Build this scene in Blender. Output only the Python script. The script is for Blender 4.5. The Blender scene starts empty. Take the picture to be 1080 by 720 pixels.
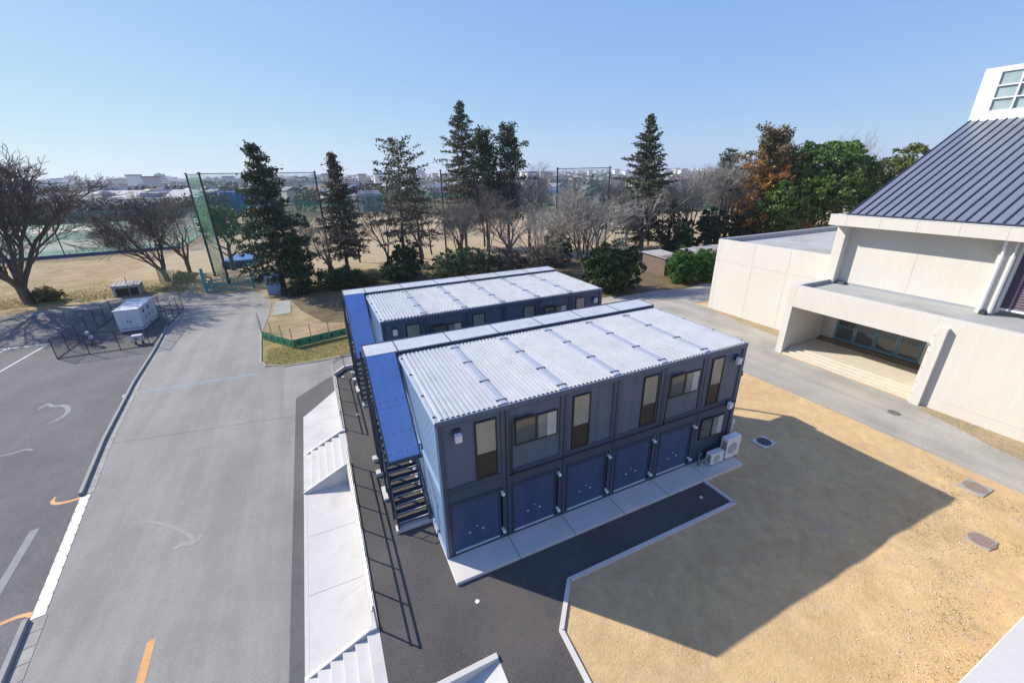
import bpy, math, random
from mathutils import Vector, Matrix
import numpy as np
rnd = random.Random(7)
PI = math.pi
scene = bpy.context.scene
COL = scene.collection

# ------------------------------------------------------------------ materials
def new_mat(name):
    m = bpy.data.materials.new(name); m.use_nodes = True
    nt = m.node_tree
    b = nt.nodes['Principled BSDF']
    return m, nt, b

def N(nt, t, **kw):
    n = nt.nodes.new(t)
    for k, v in kw.items():
        if k in n.inputs: n.inputs[k].default_value = v
        else: setattr(n, k, v)
    return n

def rgba(c): return (c[0], c[1], c[2], 1.0)

def mixc(nt, fac, a, b, mode='MIX'):
    n = nt.nodes.new('ShaderNodeMix'); n.data_type = 'RGBA'; n.blend_type = mode
    for sock, v in ((n.inputs[0], fac), (n.inputs[6], a), (n.inputs[7], b)):
        if hasattr(v, 'is_linked'): nt.links.new(v, sock)
        elif isinstance(v, (int, float)): sock.default_value = v
        else: sock.default_value = rgba(v)
    return n.outputs[2]

def ramp(nt, src, p0, p1, c0=(0, 0, 0), c1=(1, 1, 1)):
    r = nt.nodes.new('ShaderNodeValToRGB')
    r.color_ramp.elements[0].position = p0; r.color_ramp.elements[1].position = p1
    r.color_ramp.elements[0].color = rgba(c0); r.color_ramp.elements[1].color = rgba(c1)
    nt.links.new(src, r.inputs[0]); return r.outputs[0]

def noise(nt, scale, detail=4, rough=.55, dist=0, vec=None):
    n = nt.nodes.new('ShaderNodeTexNoise')
    n.inputs['Scale'].default_value = scale; n.inputs['Detail'].default_value = detail
    n.inputs['Roughness'].default_value = rough; n.inputs['Distortion'].default_value = dist
    if vec is None:
        g = nt.nodes.new('ShaderNodeNewGeometry'); vec = g.outputs['Position']
    nt.links.new(vec, n.inputs['Vector']); return n.outputs['Fac']

def bump(nt, b, h, strength=.3, dist=.02):
    n = nt.nodes.new('ShaderNodeBump'); n.inputs['Strength'].default_value = strength
    n.inputs['Distance'].default_value = dist
    nt.links.new(h, n.inputs['Height']); nt.links.new(n.outputs[0], b.inputs['Normal'])

def surf(name, col, rough=.8, var=.12, vscale=1.5, fine=0, fscale=40, metal=0, bmp=0, bscale=30, bdist=.01, spec=.5, stain=None, stain_scale=.4, stain_amt=.5):
    """generic worn surface: base colour with two noise scales"""
    m, nt, b = new_mat(name)
    dark = tuple(c * (1 - var) for c in col); lite = tuple(min(1, c * (1 + var)) for c in col)
    c = mixc(nt, ramp(nt, noise(nt, vscale, 5), .3, .7), dark, lite)
    if fine:
        f = ramp(nt, noise(nt, fscale, 3, .7), .3, .7, (1 - fine,) * 3, (1 + fine,) * 3)
        c = mixc(nt, 1.0, c, f, 'MULTIPLY')
    if stain:
        s = ramp(nt, noise(nt, stain_scale, 6, .65, .6), .5, .68)
        f = nt.nodes.new('ShaderNodeMath'); f.operation = 'MULTIPLY'; f.inputs[1].default_value = stain_amt
        nt.links.new(s, f.inputs[0]); c = mixc(nt, f.outputs[0], c, stain)
    nt.links.new(c, b.inputs['Base Color'])
    b.inputs['Roughness'].default_value = rough; b.inputs['Metallic'].default_value = metal
    b.inputs['Specular IOR Level'].default_value = spec
    if bmp: bump(nt, b, noise(nt, bscale, 4, .6), bmp, bdist)
    return m

def leafmat(name, c0, c1, trans=.25):
    m, nt, b = new_mat(name)
    g = nt.nodes.new('ShaderNodeNewGeometry')
    r = ramp(nt, g.outputs['Random Per Island'], 0, 1, c0, c1)
    n2 = ramp(nt, noise(nt, .5, 3), .3, .7, (.75,) * 3, (1.2,) * 3)
    c = mixc(nt, 1.0, r, n2, 'MULTIPLY')
    nt.links.new(c, b.inputs['Base Color']); b.inputs['Roughness'].default_value = .6
    b.inputs['Specular IOR Level'].default_value = .3
    t = nt.nodes.new('ShaderNodeBsdfTranslucent'); nt.links.new(c, t.inputs[0])
    mx = nt.nodes.new('ShaderNodeMixShader'); mx.inputs[0].default_value = trans
    nt.links.new(b.outputs[0], mx.inputs[1]); nt.links.new(t.outputs[0], mx.inputs[2])
    nt.links.new(mx.outputs[0], nt.nodes['Material Output'].inputs[0])
    return m

def netmat(name, col, dens):
    m, nt, b = new_mat(name)
    b.inputs['Base Color'].default_value = rgba(col); b.inputs['Roughness'].default_value = .8
    t = nt.nodes.new('ShaderNodeBsdfTransparent')
    f = ramp(nt, noise(nt, 1.2, 4), .3, .7, (dens * .75,) * 3, (min(1, dens * 1.25),) * 3)
    mx = nt.nodes.new('ShaderNodeMixShader')
    nt.links.new(f, mx.inputs[0]); nt.links.new(t.outputs[0], mx.inputs[1]); nt.links.new(b.outputs[0], mx.inputs[2])
    nt.links.new(mx.outputs[0], nt.nodes['Material Output'].inputs[0])
    return m

def glassmat(name, col, rough=.08):
    m, nt, b = new_mat(name)
    c = mixc(nt, ramp(nt, noise(nt, .9, 2), .3, .7), tuple(x * .8 for x in col), tuple(min(1, x * 1.15) for x in col))
    nt.links.new(c, b.inputs['Base Color'])
    b.inputs['Roughness'].default_value = rough; b.inputs['Specular IOR Level'].default_value = .8
    return m

def asphalt(name, col, patch=.12, speck=.3, sc=55, stain=None, streak=0, stain_amt=.4):
    m, nt, b = new_mat(name)
    c = mixc(nt, ramp(nt, noise(nt, .35, 6, .6), .3, .7), tuple(x * (1 - patch) for x in col), tuple(x * (1 + patch) for x in col))
    f = ramp(nt, noise(nt, sc, 3, .85), .32, .72, (1 - speck,) * 3, (1 + speck,) * 3)
    c = mixc(nt, 1.0, c, f, 'MULTIPLY')
    f2 = ramp(nt, noise(nt, 14, 4, .85), .32, .68, (1 - speck * .55,) * 3, (1 + speck * .55,) * 3)
    c = mixc(nt, 1.0, c, f2, 'MULTIPLY')
    if stain:
        s = ramp(nt, noise(nt, .22, 7, .65, .8), .48, .72)
        k = nt.nodes.new('ShaderNodeMath'); k.operation = 'MULTIPLY'; k.inputs[1].default_value = stain_amt
        nt.links.new(s, k.inputs[0]); c = mixc(nt, k.outputs[0], c, stain)
    if streak:   # long tyre-worn bands along the road
        g = nt.nodes.new('ShaderNodeNewGeometry'); mp = nt.nodes.new('ShaderNodeMapping')
        mp.inputs['Scale'].default_value = (.55, .05, 1); mp.inputs['Rotation'].default_value = (0, 0, .12)
        nt.links.new(g.outputs['Position'], mp.inputs[0])
        s = ramp(nt, noise(nt, 1.6, 5, .6, .4, mp.outputs[0]), .35, .65, (1 - streak,) * 3, (1 + streak,) * 3)
        c = mixc(nt, 1.0, c, s, 'MULTIPLY')
    nt.links.new(c, b.inputs['Base Color']); b.inputs['Roughness'].default_value = .9
    b.inputs['Specular IOR Level'].default_value = .25
    bump(nt, b, noise(nt, sc, 3, .8), .35, .012)
    return m

def dirtmat(name, col, col2, peb=.35, green=0, gscale=.5, psc=14, mott=0):
    m, nt, b = new_mat(name)
    c = mixc(nt, ramp(nt, noise(nt, .45, 7, .62, .5), .35, .65), col, col2)
    f = ramp(nt, noise(nt, 22, 5, .8), .28, .74, (.82,) * 3, (1.16,) * 3)
    c = mixc(nt, 1.0, c, f, 'MULTIPLY')
    c = mixc(nt, 1.0, c, ramp(nt, noise(nt, 2.2, 7, .7), .3, .72, (.86,) * 3, (1.1,) * 3), 'MULTIPLY')
    if mott:
        c = mixc(nt, 1.0, c, ramp(nt, noise(nt, 1.1, 6, .7, 1.6), .34, .66, (1 - mott, 1 - mott * 1.15, 1 - mott * 1.3), (1 + mott * .45,) * 3), 'MULTIPLY')
        gm_ = nt.nodes.new('ShaderNodeMath'); gm_.operation = 'MULTIPLY'; gm_.inputs[1].default_value = .45
        nt.links.new(ramp(nt, noise(nt, .9, 7, .72, 2.2), .52, .66), gm_.inputs[0]); c = mixc(nt, gm_.outputs[0], c, tuple(.5 * (a_ + b_) * k_ for a_, b_, k_ in zip(col, (.42, .40, .36), (.9, .9, .95))))
    g = nt.nodes.new('ShaderNodeNewGeometry')
    v = nt.nodes.new('ShaderNodeTexVoronoi'); v.inputs['Scale'].default_value = psc
    nt.links.new(g.outputs['Position'], v.inputs['Vector'])
    near = ramp(nt, v.outputs['Distance'], .10, .2, (1, 1, 1), (0, 0, 0))
    sel = nt.nodes.new('ShaderNodeSeparateColor'); nt.links.new(v.outputs['Color'], sel.inputs[0])
    pick = ramp(nt, sel.outputs[0], .80, .86)
    area = ramp(nt, noise(nt, .5, 4, .6), .42, .6)
    k = nt.nodes.new('ShaderNodeMath'); k.operation = 'MULTIPLY'; nt.links.new(near, k.inputs[0]); nt.links.new(pick, k.inputs[1])
    k2 = nt.nodes.new('ShaderNodeMath'); k2.operation = 'MULTIPLY'; nt.links.new(k.outputs[0], k2.inputs[0]); nt.links.new(area, k2.inputs[1])
    k3 = nt.nodes.new('ShaderNodeMath'); k3.operation = 'MULTIPLY'; nt.links.new(k2.outputs[0], k3.inputs[0]); k3.inputs[1].default_value = peb
    pc = mixc(nt, ramp(nt, sel.outputs[1], .4, .6), (.55, .5, .42), (.13, .10, .07))
    c = mixc(nt, k3.outputs[0], c, pc)
    if green:
        gm = ramp(nt, noise(nt, gscale, 8, .75, .5), .5, .64)
        k = nt.nodes.new('ShaderNodeMath'); k.operation = 'MULTIPLY'; k.inputs[1].default_value = green; nt.links.new(gm, k.inputs[0])
        c = mixc(nt, k.outputs[0], c, (.16, .18, .05))
    nt.links.new(c, b.inputs['Base Color']); b.inputs['Roughness'].default_value = 1.0
    b.inputs['Specular IOR Level'].default_value = .1
    bump(nt, b, noise(nt, 12, 6, .75), .7, .05)
    return m

M = {}
M['road'] = asphalt('worn_road_asphalt', (.255, .245, .225), .10, .20, 45, (.32, .305, .28), .10, .45)
M['parking'] = asphalt('parking_asphalt', (.135, .13, .132), .16, .42, 30, (.085, .085, .09), .05)
M['newasph'] = asphalt('new_asphalt', (.082, .076, .073), .16, .5, 40, (.135, .118, .105), 0, .55)
M['strip'] = asphalt('patched_asphalt', (.115, .113, .113), .16, .28, 40, (.16, .155, .15), 0)
M['street'] = asphalt('gym_street_asphalt', (.34, .32, .28), .18, .22, 40, (.44, .39, .30), .08, .6)
M['dirt'] = dirtmat('sandy_earth', (.64, .455, .235), (.555, .385, .20), .8, mott=.10)
M['verge'] = dirtmat('gravel_verge', (.40, .31, .19), (.31, .25, .16), 1.0, .35, .9, 11)
M['grass'] = dirtmat('dry_winter_grass', (.42, .31, .19), (.30, .225, .13), .4, .6, .25, 6)
M['lawn'] = dirtmat('thin_green_turf', (.32, .25, .11), (.24, .22, .08), .3, .8, .8, 8)
M['field'] = dirtmat('sports_field_sand', (.44, .345, .225), (.37, .29, .185), .1, 0, .2, 4)
M['concrete'] = surf('pale_concrete', (.52, .505, .485), .85, .05, .8, .05, 30, bmp=.1, bscale=60, stain=(.42, .405, .375), stain_scale=.9, stain_amt=.55)
M['slab'] = surf('slab_concrete', (.57, .54, .50), .85, .07, 1.2, .07, 35, bmp=.1, bscale=60, stain=(.50, .495, .48), stain_scale=.7, stain_amt=.5)
M['oldconc'] = surf('old_concrete', (.30, .295, .265), .9, .14, 2, .2, 30, bmp=.3, bscale=40, stain=(.2, .19, .16))
M['joint'] = surf('joint_filler', (.10, .10, .10), .9)
M['kerb'] = surf('kerb_concrete', (.27, .27, .255), .9, .12, 3, .15, 40, bmp=.2)
M['white'] = surf('road_paint_white', (.62, .62, .60), .8, .1, 5, .12, 30)
M['wornwhite'] = surf('worn_road_paint', (.215, .215, .215), .85, .12, 5, .2, 25)
M['wornroad'] = surf('faded_road_paint', (.36, .355, .345), .85, .1, 5, .12, 20)
M['scuff'] = surf('chalky_scuff', (.285, .275, .255), .9, .06, 4, .1, 20)
M['orange'] = surf('road_paint_orange', (.58, .30, .11), .8, .12, 5, .15, 30)
M['bluep'] = surf('faded_blue_paint', (.22, .29, .36), .85, .15, 5, .2, 20)
M['galv'] = surf('galvanised_steel', (.62, .64, .66), .45, .06, 3, metal=.25)
M['grate'] = surf('drain_grating_steel', (.26, .26, .255), .5, .06, 6, .1, 40, metal=.3)
M['roofm'] = surf('white_roof_sheet', (.52, .53, .54), .36, .05, .9, .02, 20, metal=.12, stain=(.36, .365, .37), stain_scale=1.4, stain_amt=.4)
M['roofcap'] = surf('roof_cap_sheet', (.40, .43, .47), .38, .05, .9, metal=.2)
M['clip'] = surf('dark_bracket', (.06, .07, .09), .6)
M['navy'] = surf('navy_painted_steel', (.048, .067, .100), .38, .07, 1.3, .03, 25)
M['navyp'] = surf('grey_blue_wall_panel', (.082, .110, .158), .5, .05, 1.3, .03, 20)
def streaks(name, amt, sc=(5, 5, .28)):
    nt = M[name].node_tree; b = nt.nodes['Principled BSDF']; src = b.inputs['Base Color'].links[0].from_socket
    g = nt.nodes.new('ShaderNodeNewGeometry'); mp = nt.nodes.new('ShaderNodeMapping'); mp.inputs['Scale'].default_value = sc
    nt.links.new(g.outputs['Position'], mp.inputs[0]); r_ = ramp(nt, noise(nt, 1.3, 5, .7, 0, mp.outputs[0]), .35, .7, (1 - amt,) * 3, (1 + amt,) * 3)
    nt.links.new(mixc(nt, 1.0, src, r_, 'MULTIPLY'), b.inputs['Base Color'])
M['side'] = surf('sunlit_wall_panel', (.21, .31, .46), .42, .05, 1.3, .03, 20)  # same wall panel, lightened: sunlight on the left end put into the colour
M['shut'] = surf('shutter_blue', (.045, .077, .160), .45, .09, 2.2, .05, 25)
M['stairnavy'] = surf('stair_navy_steel', (.028, .042, .072), .4, .08, 2)
M['skycan'] = surf('skylit_canopy_sheet', (.24, .355, .62), .35, .05, .8, .02, 15)  # pale metal sheet; the blue sky it reflects is put into its colour
M['bframe'] = surf('bronze_window_frame', (.022, .02, .018), .45, .1, 3)
M['pane'] = glassmat('frosted_pane', (.27, .27, .22), .18)
M['pane2'] = glassmat('clear_pane', (.085, .10, .095), .06)
M['pane3'] = glassmat('hazy_pane', (.20, .215, .20), .1)
M['curtain'] = glassmat('pane_before_white_curtain', (.50, .51, .49), .12)
M['lampw'] = surf('white_plastic', (.75, .74, .70), .5)
M['acw'] = surf('ac_white_paint', (.72, .71, .67), .5, .04, 3)
M['acd'] = surf('ac_dark_grille', (.10, .10, .10), .6)
M['gymw'] = surf('cream_wall_render', (.57, .545, .50), .9, .025, .35, .03, 25, bmp=.08, bscale=50, stain=(.52, .49, .44), stain_scale=.45, stain_amt=.3)
M['gymj'] = surf('wall_joint_sealant', (.43, .41, .385), .9)
M['gymroof'] = surf('slate_blue_metal_roof', (.205, .222, .262), .35, .05, .7, .02, 20, metal=.25)
M['seam'] = surf('roof_seam', (.035, .042, .065), .4)
M['flatroof'] = surf('grey_roof_membrane', (.36, .365, .36), .85, .1, .7, .08, 20, stain=(.26, .23, .17), stain_scale=.3, stain_amt=.6)
M['coping'] = surf('grey_metal_coping', (.28, .30, .34), .5, .06, 2)
M['louvre'] = surf('plum_louvre', (.115, .075, .115), .6, .08, 1)
M['doorf'] = surf('teal_door_frame', (.13, .25, .32), .5, .08, 3)
M['beige'] = surf('beige_tile', (.56, .50, .40), .85, .05, 2, .05, 20)
M['brownt'] = surf('brown_tile', (.22, .17, .12), .85, .08, 3)
M['whitep'] = surf('white_tower_panel', (.72, .74, .76), .5, .02, .5)
M['rail'] = surf('handrail_steel', (.30, .285, .26), .4, .06, 3, metal=.4)
M['darkst'] = surf('dark_painted_steel', (.035, .04, .04), .6, .1, 2)
M['brownst'] = surf('brown_fence_steel', (.05, .042, .036), .6, .1, 2)
M['mesh'] = netmat('wire_mesh', (.05, .05, .05), .22)
M['meshg'] = netmat('yellow_green_wire_mesh', (.30, .34, .16), .38)
M['netg'] = netmat('green_net', (.02, .20, .12), .55)
M['netf'] = netmat('far_green_net', (.02, .17, .12), .62)
M['netc'] = netmat('court_net', (.05, .30, .22), .38)
M['netlite'] = netmat('thin_ball_net', (.07, .26, .18), .24)
M['blues'] = surf('blue_sheet', (.018, .045, .15), .6, .2, 1)
M['bluenet'] = surf('bright_blue_sheeting', (.035, .16, .45), .7, .15, .3)
M['teal'] = surf('teal_gate_paint', (.02, .30, .32), .6, .1, 2)
M['greenf'] = surf('green_fence_panel', (.03, .21, .11), .6, .1, 2)
M['greend'] = surf('dark_green_mark', (.01, .05, .03), .6)
M['palebl'] = surf('pale_blue_sheet', (.25, .36, .52), .6, .08, 2)
M['box'] = surf('cubicle_white_paint', (.62, .63, .66), .5, .04, 1)
M['bark'] = surf('grey_brown_bark', (.13, .10, .085), .95, .25, 3, .3, 20, bmp=.4)
M['bark2'] = surf('twig_bark', (.22, .195, .165), .95, .2, 3)
M['barkg'] = surf('pale_twig_bark', (.35, .32, .28), .95, .15, 3)
M['shedw'] = surf('dusty_brown_board', (.17, .12, .10), .9, .15, 2, .12, 12)
M['shedr'] = surf('grey_corrugated_roof', (.34, .335, .33), .8, .15, 2, .1, 10)
M['shedd'] = surf('dark_opening', (.02, .02, .02), .9)
M['courtg'] = surf('green_court_surface', (.13, .24, .17), .9, .15, .2)
M['courtw'] = surf('pale_court_sand', (.36, .36, .28), .9, .12, .2)
M['grav'] = surf('manhole_iron', (.16, .14, .125), .7, .12, 8, .2, 60)
M['gravl'] = surf('rusty_manhole_iron', (.25, .19, .15), .8, .12, 8, .2, 60)
M['gravd'] = surf('dark_manhole_iron', (.06, .065, .07), .7, .12, 8, .2, 60)

for n_, a_ in (('navyp', .10), ('navy', .08), ('side', .07), ('shut', .14), ('gymw', .035), ('box', .05)): streaks(n_, a_)
streaks('gymroof', .07, (.3, 3, .3)); streaks('roofm', .05, (3, .3, 1)); streaks('skycan', .08, (4, .4, .4))
# ------------------------------------------------------------------ mesh builder
class MB:
    def __init__(s): s.v = []; s.f = []
    def quad(s, *p):
        i = len(s.v); s.v += [tuple(q) for q in p]; s.f.append(tuple(range(i, i + len(p)))); return s
    def box(s, x0, x1, y0, y1, z0, z1):
        if x0 > x1: x0, x1 = x1, x0
        if y0 > y1: y0, y1 = y1, y0
        if z0 > z1: z0, z1 = z1, z0
        i = len(s.v)
        s.v += [(x0, y0, z0), (x1, y0, z0), (x1, y1, z0), (x0, y1, z0), (x0, y0, z1), (x1, y0, z1), (x1, y1, z1), (x0, y1, z1)]
        s.f += [tuple(i + k for k in q) for q in ((0, 3, 2, 1), (4, 5, 6, 7), (0, 1, 5, 4), (1, 2, 6, 5), (2, 3, 7, 6), (3, 0, 4, 7))]
        return s
    def prism(s, poly, z0, z1, axis='z'):
        """poly: ccw list of 2-D points, extruded along axis"""
        n = len(poly); i = len(s.v)
        def P(p, t):
            if axis == 'z': return (p[0], p[1], t)
            if axis == 'y': return (p[0], t, p[1])     # poly in x,z
            return (t, p[0], p[1])                      # poly in y,z
        s.v += [P(p, z0) for p in poly] + [P(p, z1) for p in poly]
        s.f.append(tuple(i + k for k in range(n))[::-1]); s.f.append(tuple(i + n + k for k in range(n)))
        for k in range(n):
            s.f.append((i + k, i + (k + 1) % n, i + n + (k + 1) % n, i + n + k))
        return s
    def tube(s, p, q, r0, r1=None, n=6, cap=True):
        r1 = r0 if r1 is None else r1
        p = Vector(p); q = Vector(q); d = q - p
        if d.length < 1e-6: return s
        d.normalize(); a = d.orthogonal().normalized(); b = d.cross(a)
        i = len(s.v)
        for c, r in ((p, r0), (q, r1)):
            for k in range(n):
                t = 2 * PI * k / n; s.v.append(tuple(c + a * (r * math.cos(t)) + b * (r * math.sin(t))))
        for k in range(n): s.f.append((i + k, i + (k + 1) % n, i + n + (k + 1) % n, i + n + k))
        if cap: s.f.append(tuple(i + k for k in range(n))[::-1]); s.f.append(tuple(i + n + k for k in range(n)))
        return s
    def path(s, pts, r, n=6):
        for a, b in zip(pts, pts[1:]): s.tube(a, b, r, r, n)
        return s
    def disc(s, c, r, z0, z1, n=24, ry=None):
        ry = ry or r
        return s.prism([(c[0] + r * math.cos(2 * PI * k / n), c[1] + ry * math.sin(2 * PI * k / n)) for k in range(n)], z0, z1)
    def slabline(s, p, q, w, z0, z1):
        p = Vector(p[:2]); q = Vector(q[:2]); d = (q - p).normalized(); m = Vector((-d.y, d.x)) * (w / 2)
        return s.prism([p - m, q - m, q + m, p + m], z0, z1)
    def build(s, name, m, parent=None, smooth=False, loc=None):
        me = bpy.data.meshes.new(name); me.from_pydata(s.v, [], s.f); me.materials.append(M[m] if isinstance(m, str) else m)
        me.update()
        if smooth:
            for p in me.polygons: p.use_smooth = True
        o = bpy.data.objects.new(name, me); COL.objects.link(o)
        if parent: o.parent = parent
        if loc: o.location = loc
        return o

def bevel(o, w=.01, seg=1):
    md = o.modifiers.new('bevel', 'BEVEL'); md.width = w; md.segments = seg; md.limit_method = 'ANGLE'; return o

USED = set()
def tag(o, label=None, cat=None, group=None, kind=None):
    if label: o['label'] = label
    if cat: o['category'] = cat
    if group: o['group'] = group
    if kind: o['kind'] = kind
    return o
def thing(name, label, cat, loc=(0, 0, 0), rz=0, group=None):
    o = bpy.data.objects.new(name, None); COL.objects.link(o); o.empty_display_size = .3
    o.location = loc; o.rotation_euler = (0, 0, rz); return tag(o, label, cat, group)
def struct(name, mb, m, label=None):
    o = mb.build(name, m); o['kind'] = 'structure'
    if label: o['label'] = label
    return o
def kids(o): return [c for c in COL.objects if c.parent == o]
def copy_tree(o, parent=None):
    c = o.copy(); COL.objects.link(c); c.parent = parent
    for ch in kids(o): copy_tree(ch, c)
    return c

G = -.90          # level of the road, parking lot and field; the plaza is z = 0

# ------------------------------------------------------------------ ground
mb = MB()
mb.quad((-4000, -1500, G - .03), (4500, -1500, G - .03), (4500, 6000, G - .03), (-4000, 6000, G - .03))
struct('ground', mb, 'grass')
# sports field
mb = MB(); mb.quad((-30, 66, G - .02), (5, 56, G - .02), (62, 38, G - .02), (125, 60, G - .02), (140, 82, G - .02), (98, 121, G - .02), (51, 136, G - .02), (5, 160, G - .02), (-20, 150, G - .02))
struct('sports_field', mb, 'field')
# road and parking lot
mb = MB()
mb.quad((-12.9, -22, G), (-2.75, -22, G), (-2.75, 18.3, G), (-.8, 18.35, G), (-.86, 22.83, G), (-4.04, 22.63, G), (-6.02, 22.88, G), (-7.3, 23.6, G), (-7.71, 24.4, G),
        (-8.2, 31.8, G), (-7.9, 38, G), (-8, 43, G), (-9.3, 48.6, G), (-10.5, 50.2, G), (-15.6, 50.6, G), (-18, 54.2, G), (-25, 54.3, G), (-30, 51.8, G), (-34.1, 50.6, G),
        (-60, 44, G), (-60, 38.2, G), (-16.6, 38.2, G), (-15.95, 31, G), (-15.5, 24.5, G), (-14.5, 16, G), (-13.95, 11.5, G), (-12.9, 4.65, G))
struct('road', mb, 'road')
mb = MB()
mb.quad((-12.9, -22, G + .002), (-12.9, 4.65, G + .002), (-13.95, 11.5, G + .002), (-14.5, 16, G + .002), (-15.5, 24.5, G + .002), (-15.95, 31, G + .002), (-16.6, 38.4, G + .002),
        (-20.4, 49.8, G + .002), (-27, 50, G + .002), (-34, 49.6, G + .002), (-70, 42, G + .002), (-70, -22, G + .002))
struct('parking_lot', mb, 'parking')
mb = MB()
mb.quad((-5.13, -22, G + .005), (-4.73, -22, G + .005), (-4.73, 14.2, G + .005), (-2.78, 17.1, G + .005), (-2.78, 19.3, G + .005), (-3.18, 19.13, G + .005), (-5.17, 16.97, G + .005))
struct('asphalt_patch', mb, 'strip')
# concrete apron below the retaining wall
mb = MB(); mb.prism([(-4.6, -24), (-2.76, -24), (-2.76, 16.9), (-4.6, 14.35)], G - .1, G + .03)
struct('apron_pavement', mb, 'concrete')
mb = MB(); mb.prism([(-4.73, -24), (-4.604, -24), (-4.604, 14.34), (-4.73, 14.2)], G - .1, G + .034)
struct('apron_edging', mb, 'concrete')
mb = MB()
for y in (-4.2, -1.3, 1.53, 4.29, 13.36): mb.box(-4.58, -2.78, y - .006, y + .006, G, G + .0325)
struct('apron_joints', mb, 'joint')
# concrete patch of path
mb = MB(); mb.prism([(-7.6, 37.4), (-5.9, 37.5), (-6.0, 43.2), (-7.6, 43.2)], G - .05, G + .012); struct('path', mb, 'oldconc')
# turf by the low fence
mb = MB(); mb.quad((-8.0, 30.8, G - .012), (-7.55, 24.6, G - .012), (-6, 23.2, G - .012), (-4, 22.9, G - .012), (.5, 23, G - .012), (.5, 27.6, G - .012), (-2.5, 27.2, G - .012), (-5.4, 26.7, G - .012))
struct('turf_patch', mb, 'lawn')
mb = MB()
for p, q in (((-8.25, 31.8), (-7.72, 24.5)), ((-7.72, 24.5), (-7.3, 23.6)), ((-7.3, 23.6), (-6.02, 22.85)), ((-6.02, 22.85), (-4.04, 22.62)), ((-4.04, 22.62), (-.86, 22.8))):
    mb.slabline(p, q, .12, G - .05, G + .05)
struct('planting_kerb', mb, 'oldconc')

# plateau (building plot): earth with real bumps on the bare part, dropping to the field at the back
def sstep(t): t = max(0, min(1, t)); return t * t * (3 - 2 * t)
def hnoise(x, y):
    return (math.sin(x * .9 + 1.3 * math.sin(y * .55)) * .5 + math.sin(y * 1.1 + x * .6 + 2) * .35 + math.sin(x * 2.3 - y * 1.9) * .22 + math.sin(x * 4.1 + y * 3.7 + 1) * .10)
def hplat(x, y):
    w = 2.5 + 5.5 * sstep((x - 12) / 8)
    z = G * sstep((y - 18.2) / w) if y > 18.2 else 0
    m1 = sstep((x - 14.2) / 2.5) * sstep((20.8 - x) / 1.5) * sstep((9 - y) / 3)
    m2 = sstep((x - 4.2) / 1.5) * sstep((-3.1 - y) / 1.2) * sstep((20.8 - x) / 1.5)
    k = max(m1, m2)
    far = sstep((-3 - y) / 3) * sstep((x - 10) / 3)
    return z + k * (hnoise(x, y) * (.028 + .06 * far) + .03 * far)
xs = [-1 + .5 * i for i in range(6)] + [2 + .3 * i for i in range(70)] + [23 + 1.5 * i for i in range(40)]
ys = [-26 + .3 * i for i in range(112)] + [7.6 + .6 * i for i in range(38)]
mb = MB(); nx = len(xs)
for y in ys:
    for x in xs: mb.v.append((x, y, hplat(x, y) - (.03 if (x < 2.0 or (x < 14 and y > -2)) and y < 18.2 else 0)))
for j in range(len(ys) - 1):
    for i in range(nx - 1):
        if xs[i + 1] < 2.3 and ys[j] < -1 and False: continue
        if xs[i] < .4 and ys[j] < -3.3: continue
        a = j * nx + i; mb.f.append((a, a + 1, a + 1 + nx, a + nx))
o = struct('earth_lot', mb, 'dirt')
for p in o.data.polygons: p.use_smooth = True
# plaza asphalt
mb = MB()
mb.prism([(-2.56, -3.46), (.3, -3.46), (.3, -26), (2.19, -26), (2.19, -5.16), (2.26, -3.71), (3.34, -2.43), (11.17, -2.43), (11.12, -.96), (13.52, -.96), (13.6, 9), (13.6, 18.1), (-2.56, 18.1)], -.3, .004)
struct('plaza', mb, 'newasph')
# kerb between plaza and earth
mb = MB()
K = [(2.15, -26), (2.19, -5.16), (2.26, -3.71), (3.34, -2.43), (11.17, -2.43), (11.12, -1.0)]
for (p, q), w in zip(zip(K, K[1:]), (.14,) * 5): mb.slabline(p, q, w, -.2, .065)
for p in K[1:-1]: mb.disc(p, .07, -.2, .0645, 10)
struct('plot_kerb', mb, 'slab')
# building slabs
for y0 in (-1.0, 9.15):
    mb = MB(); mb.box(-.05, 13.52, y0, y0 + 8.1, -.2, .12)
    o = struct('foundation_slab', mb, 'slab'); bevel(o, .012)
    mb = MB()
    for k in range(1, 6): mb.box(2.26 * k - .012, 2.26 * k + .012, y0 - .002, y0 + 1.0, 0, .1215)
    struct('slab_joints', mb, 'joint')
# gym street + verges
mb = MB()
pts = [(22.05, -26), (26.95, -26), (26.95, 6.7), (31.3, 6.8), (31.35, 18.0), (26.4, 18.0), (13.8, 18.0), (13.8, 8.6), (21.9, 8.6), (22.05, 4)]
mb.quad(*[(x, y, .008) for x, y in pts]); struct('street', mb, 'street')
def drape(name, x0, x1, y0, y1, st, dz, m, keep=lambda x, y: True):
    mb = MB(); nx_ = int(round((x1 - x0) / st)); ny_ = int(round((y1 - y0) / st))
    for j in range(ny_ + 1):
        for i in range(nx_ + 1):
            x = x0 + st * i; y = y0 + st * j; mb.v.append((x, y, hplat(x, y) + dz))
    for j in range(ny_):
        for i in range(nx_):
            if keep(x0 + st * (i + .5), y0 + st * (j + .5)):
                a = j * (nx_ + 1) + i; mb.f.append((a, a + 1, a + nx_ + 2, a + nx_ + 1))
    o = struct(name, mb, m)
    for p in o.data.polygons: p.use_smooth = True
    return o
drape('street', 15, 60, 18.0, 26.5, .5, .016, 'street', lambda x, y: y < 25.2 - .10 * (x - 40) + .35 * math.sin(x * .8) and y > 18 and x > 17 + .3 * (y - 18) + .5 * math.sin(y))
M['litter'] = dirtmat('leaf_litter_ground', (.20, .145, .085), (.115, .085, .052), .5, .5, .5, 6)
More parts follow.
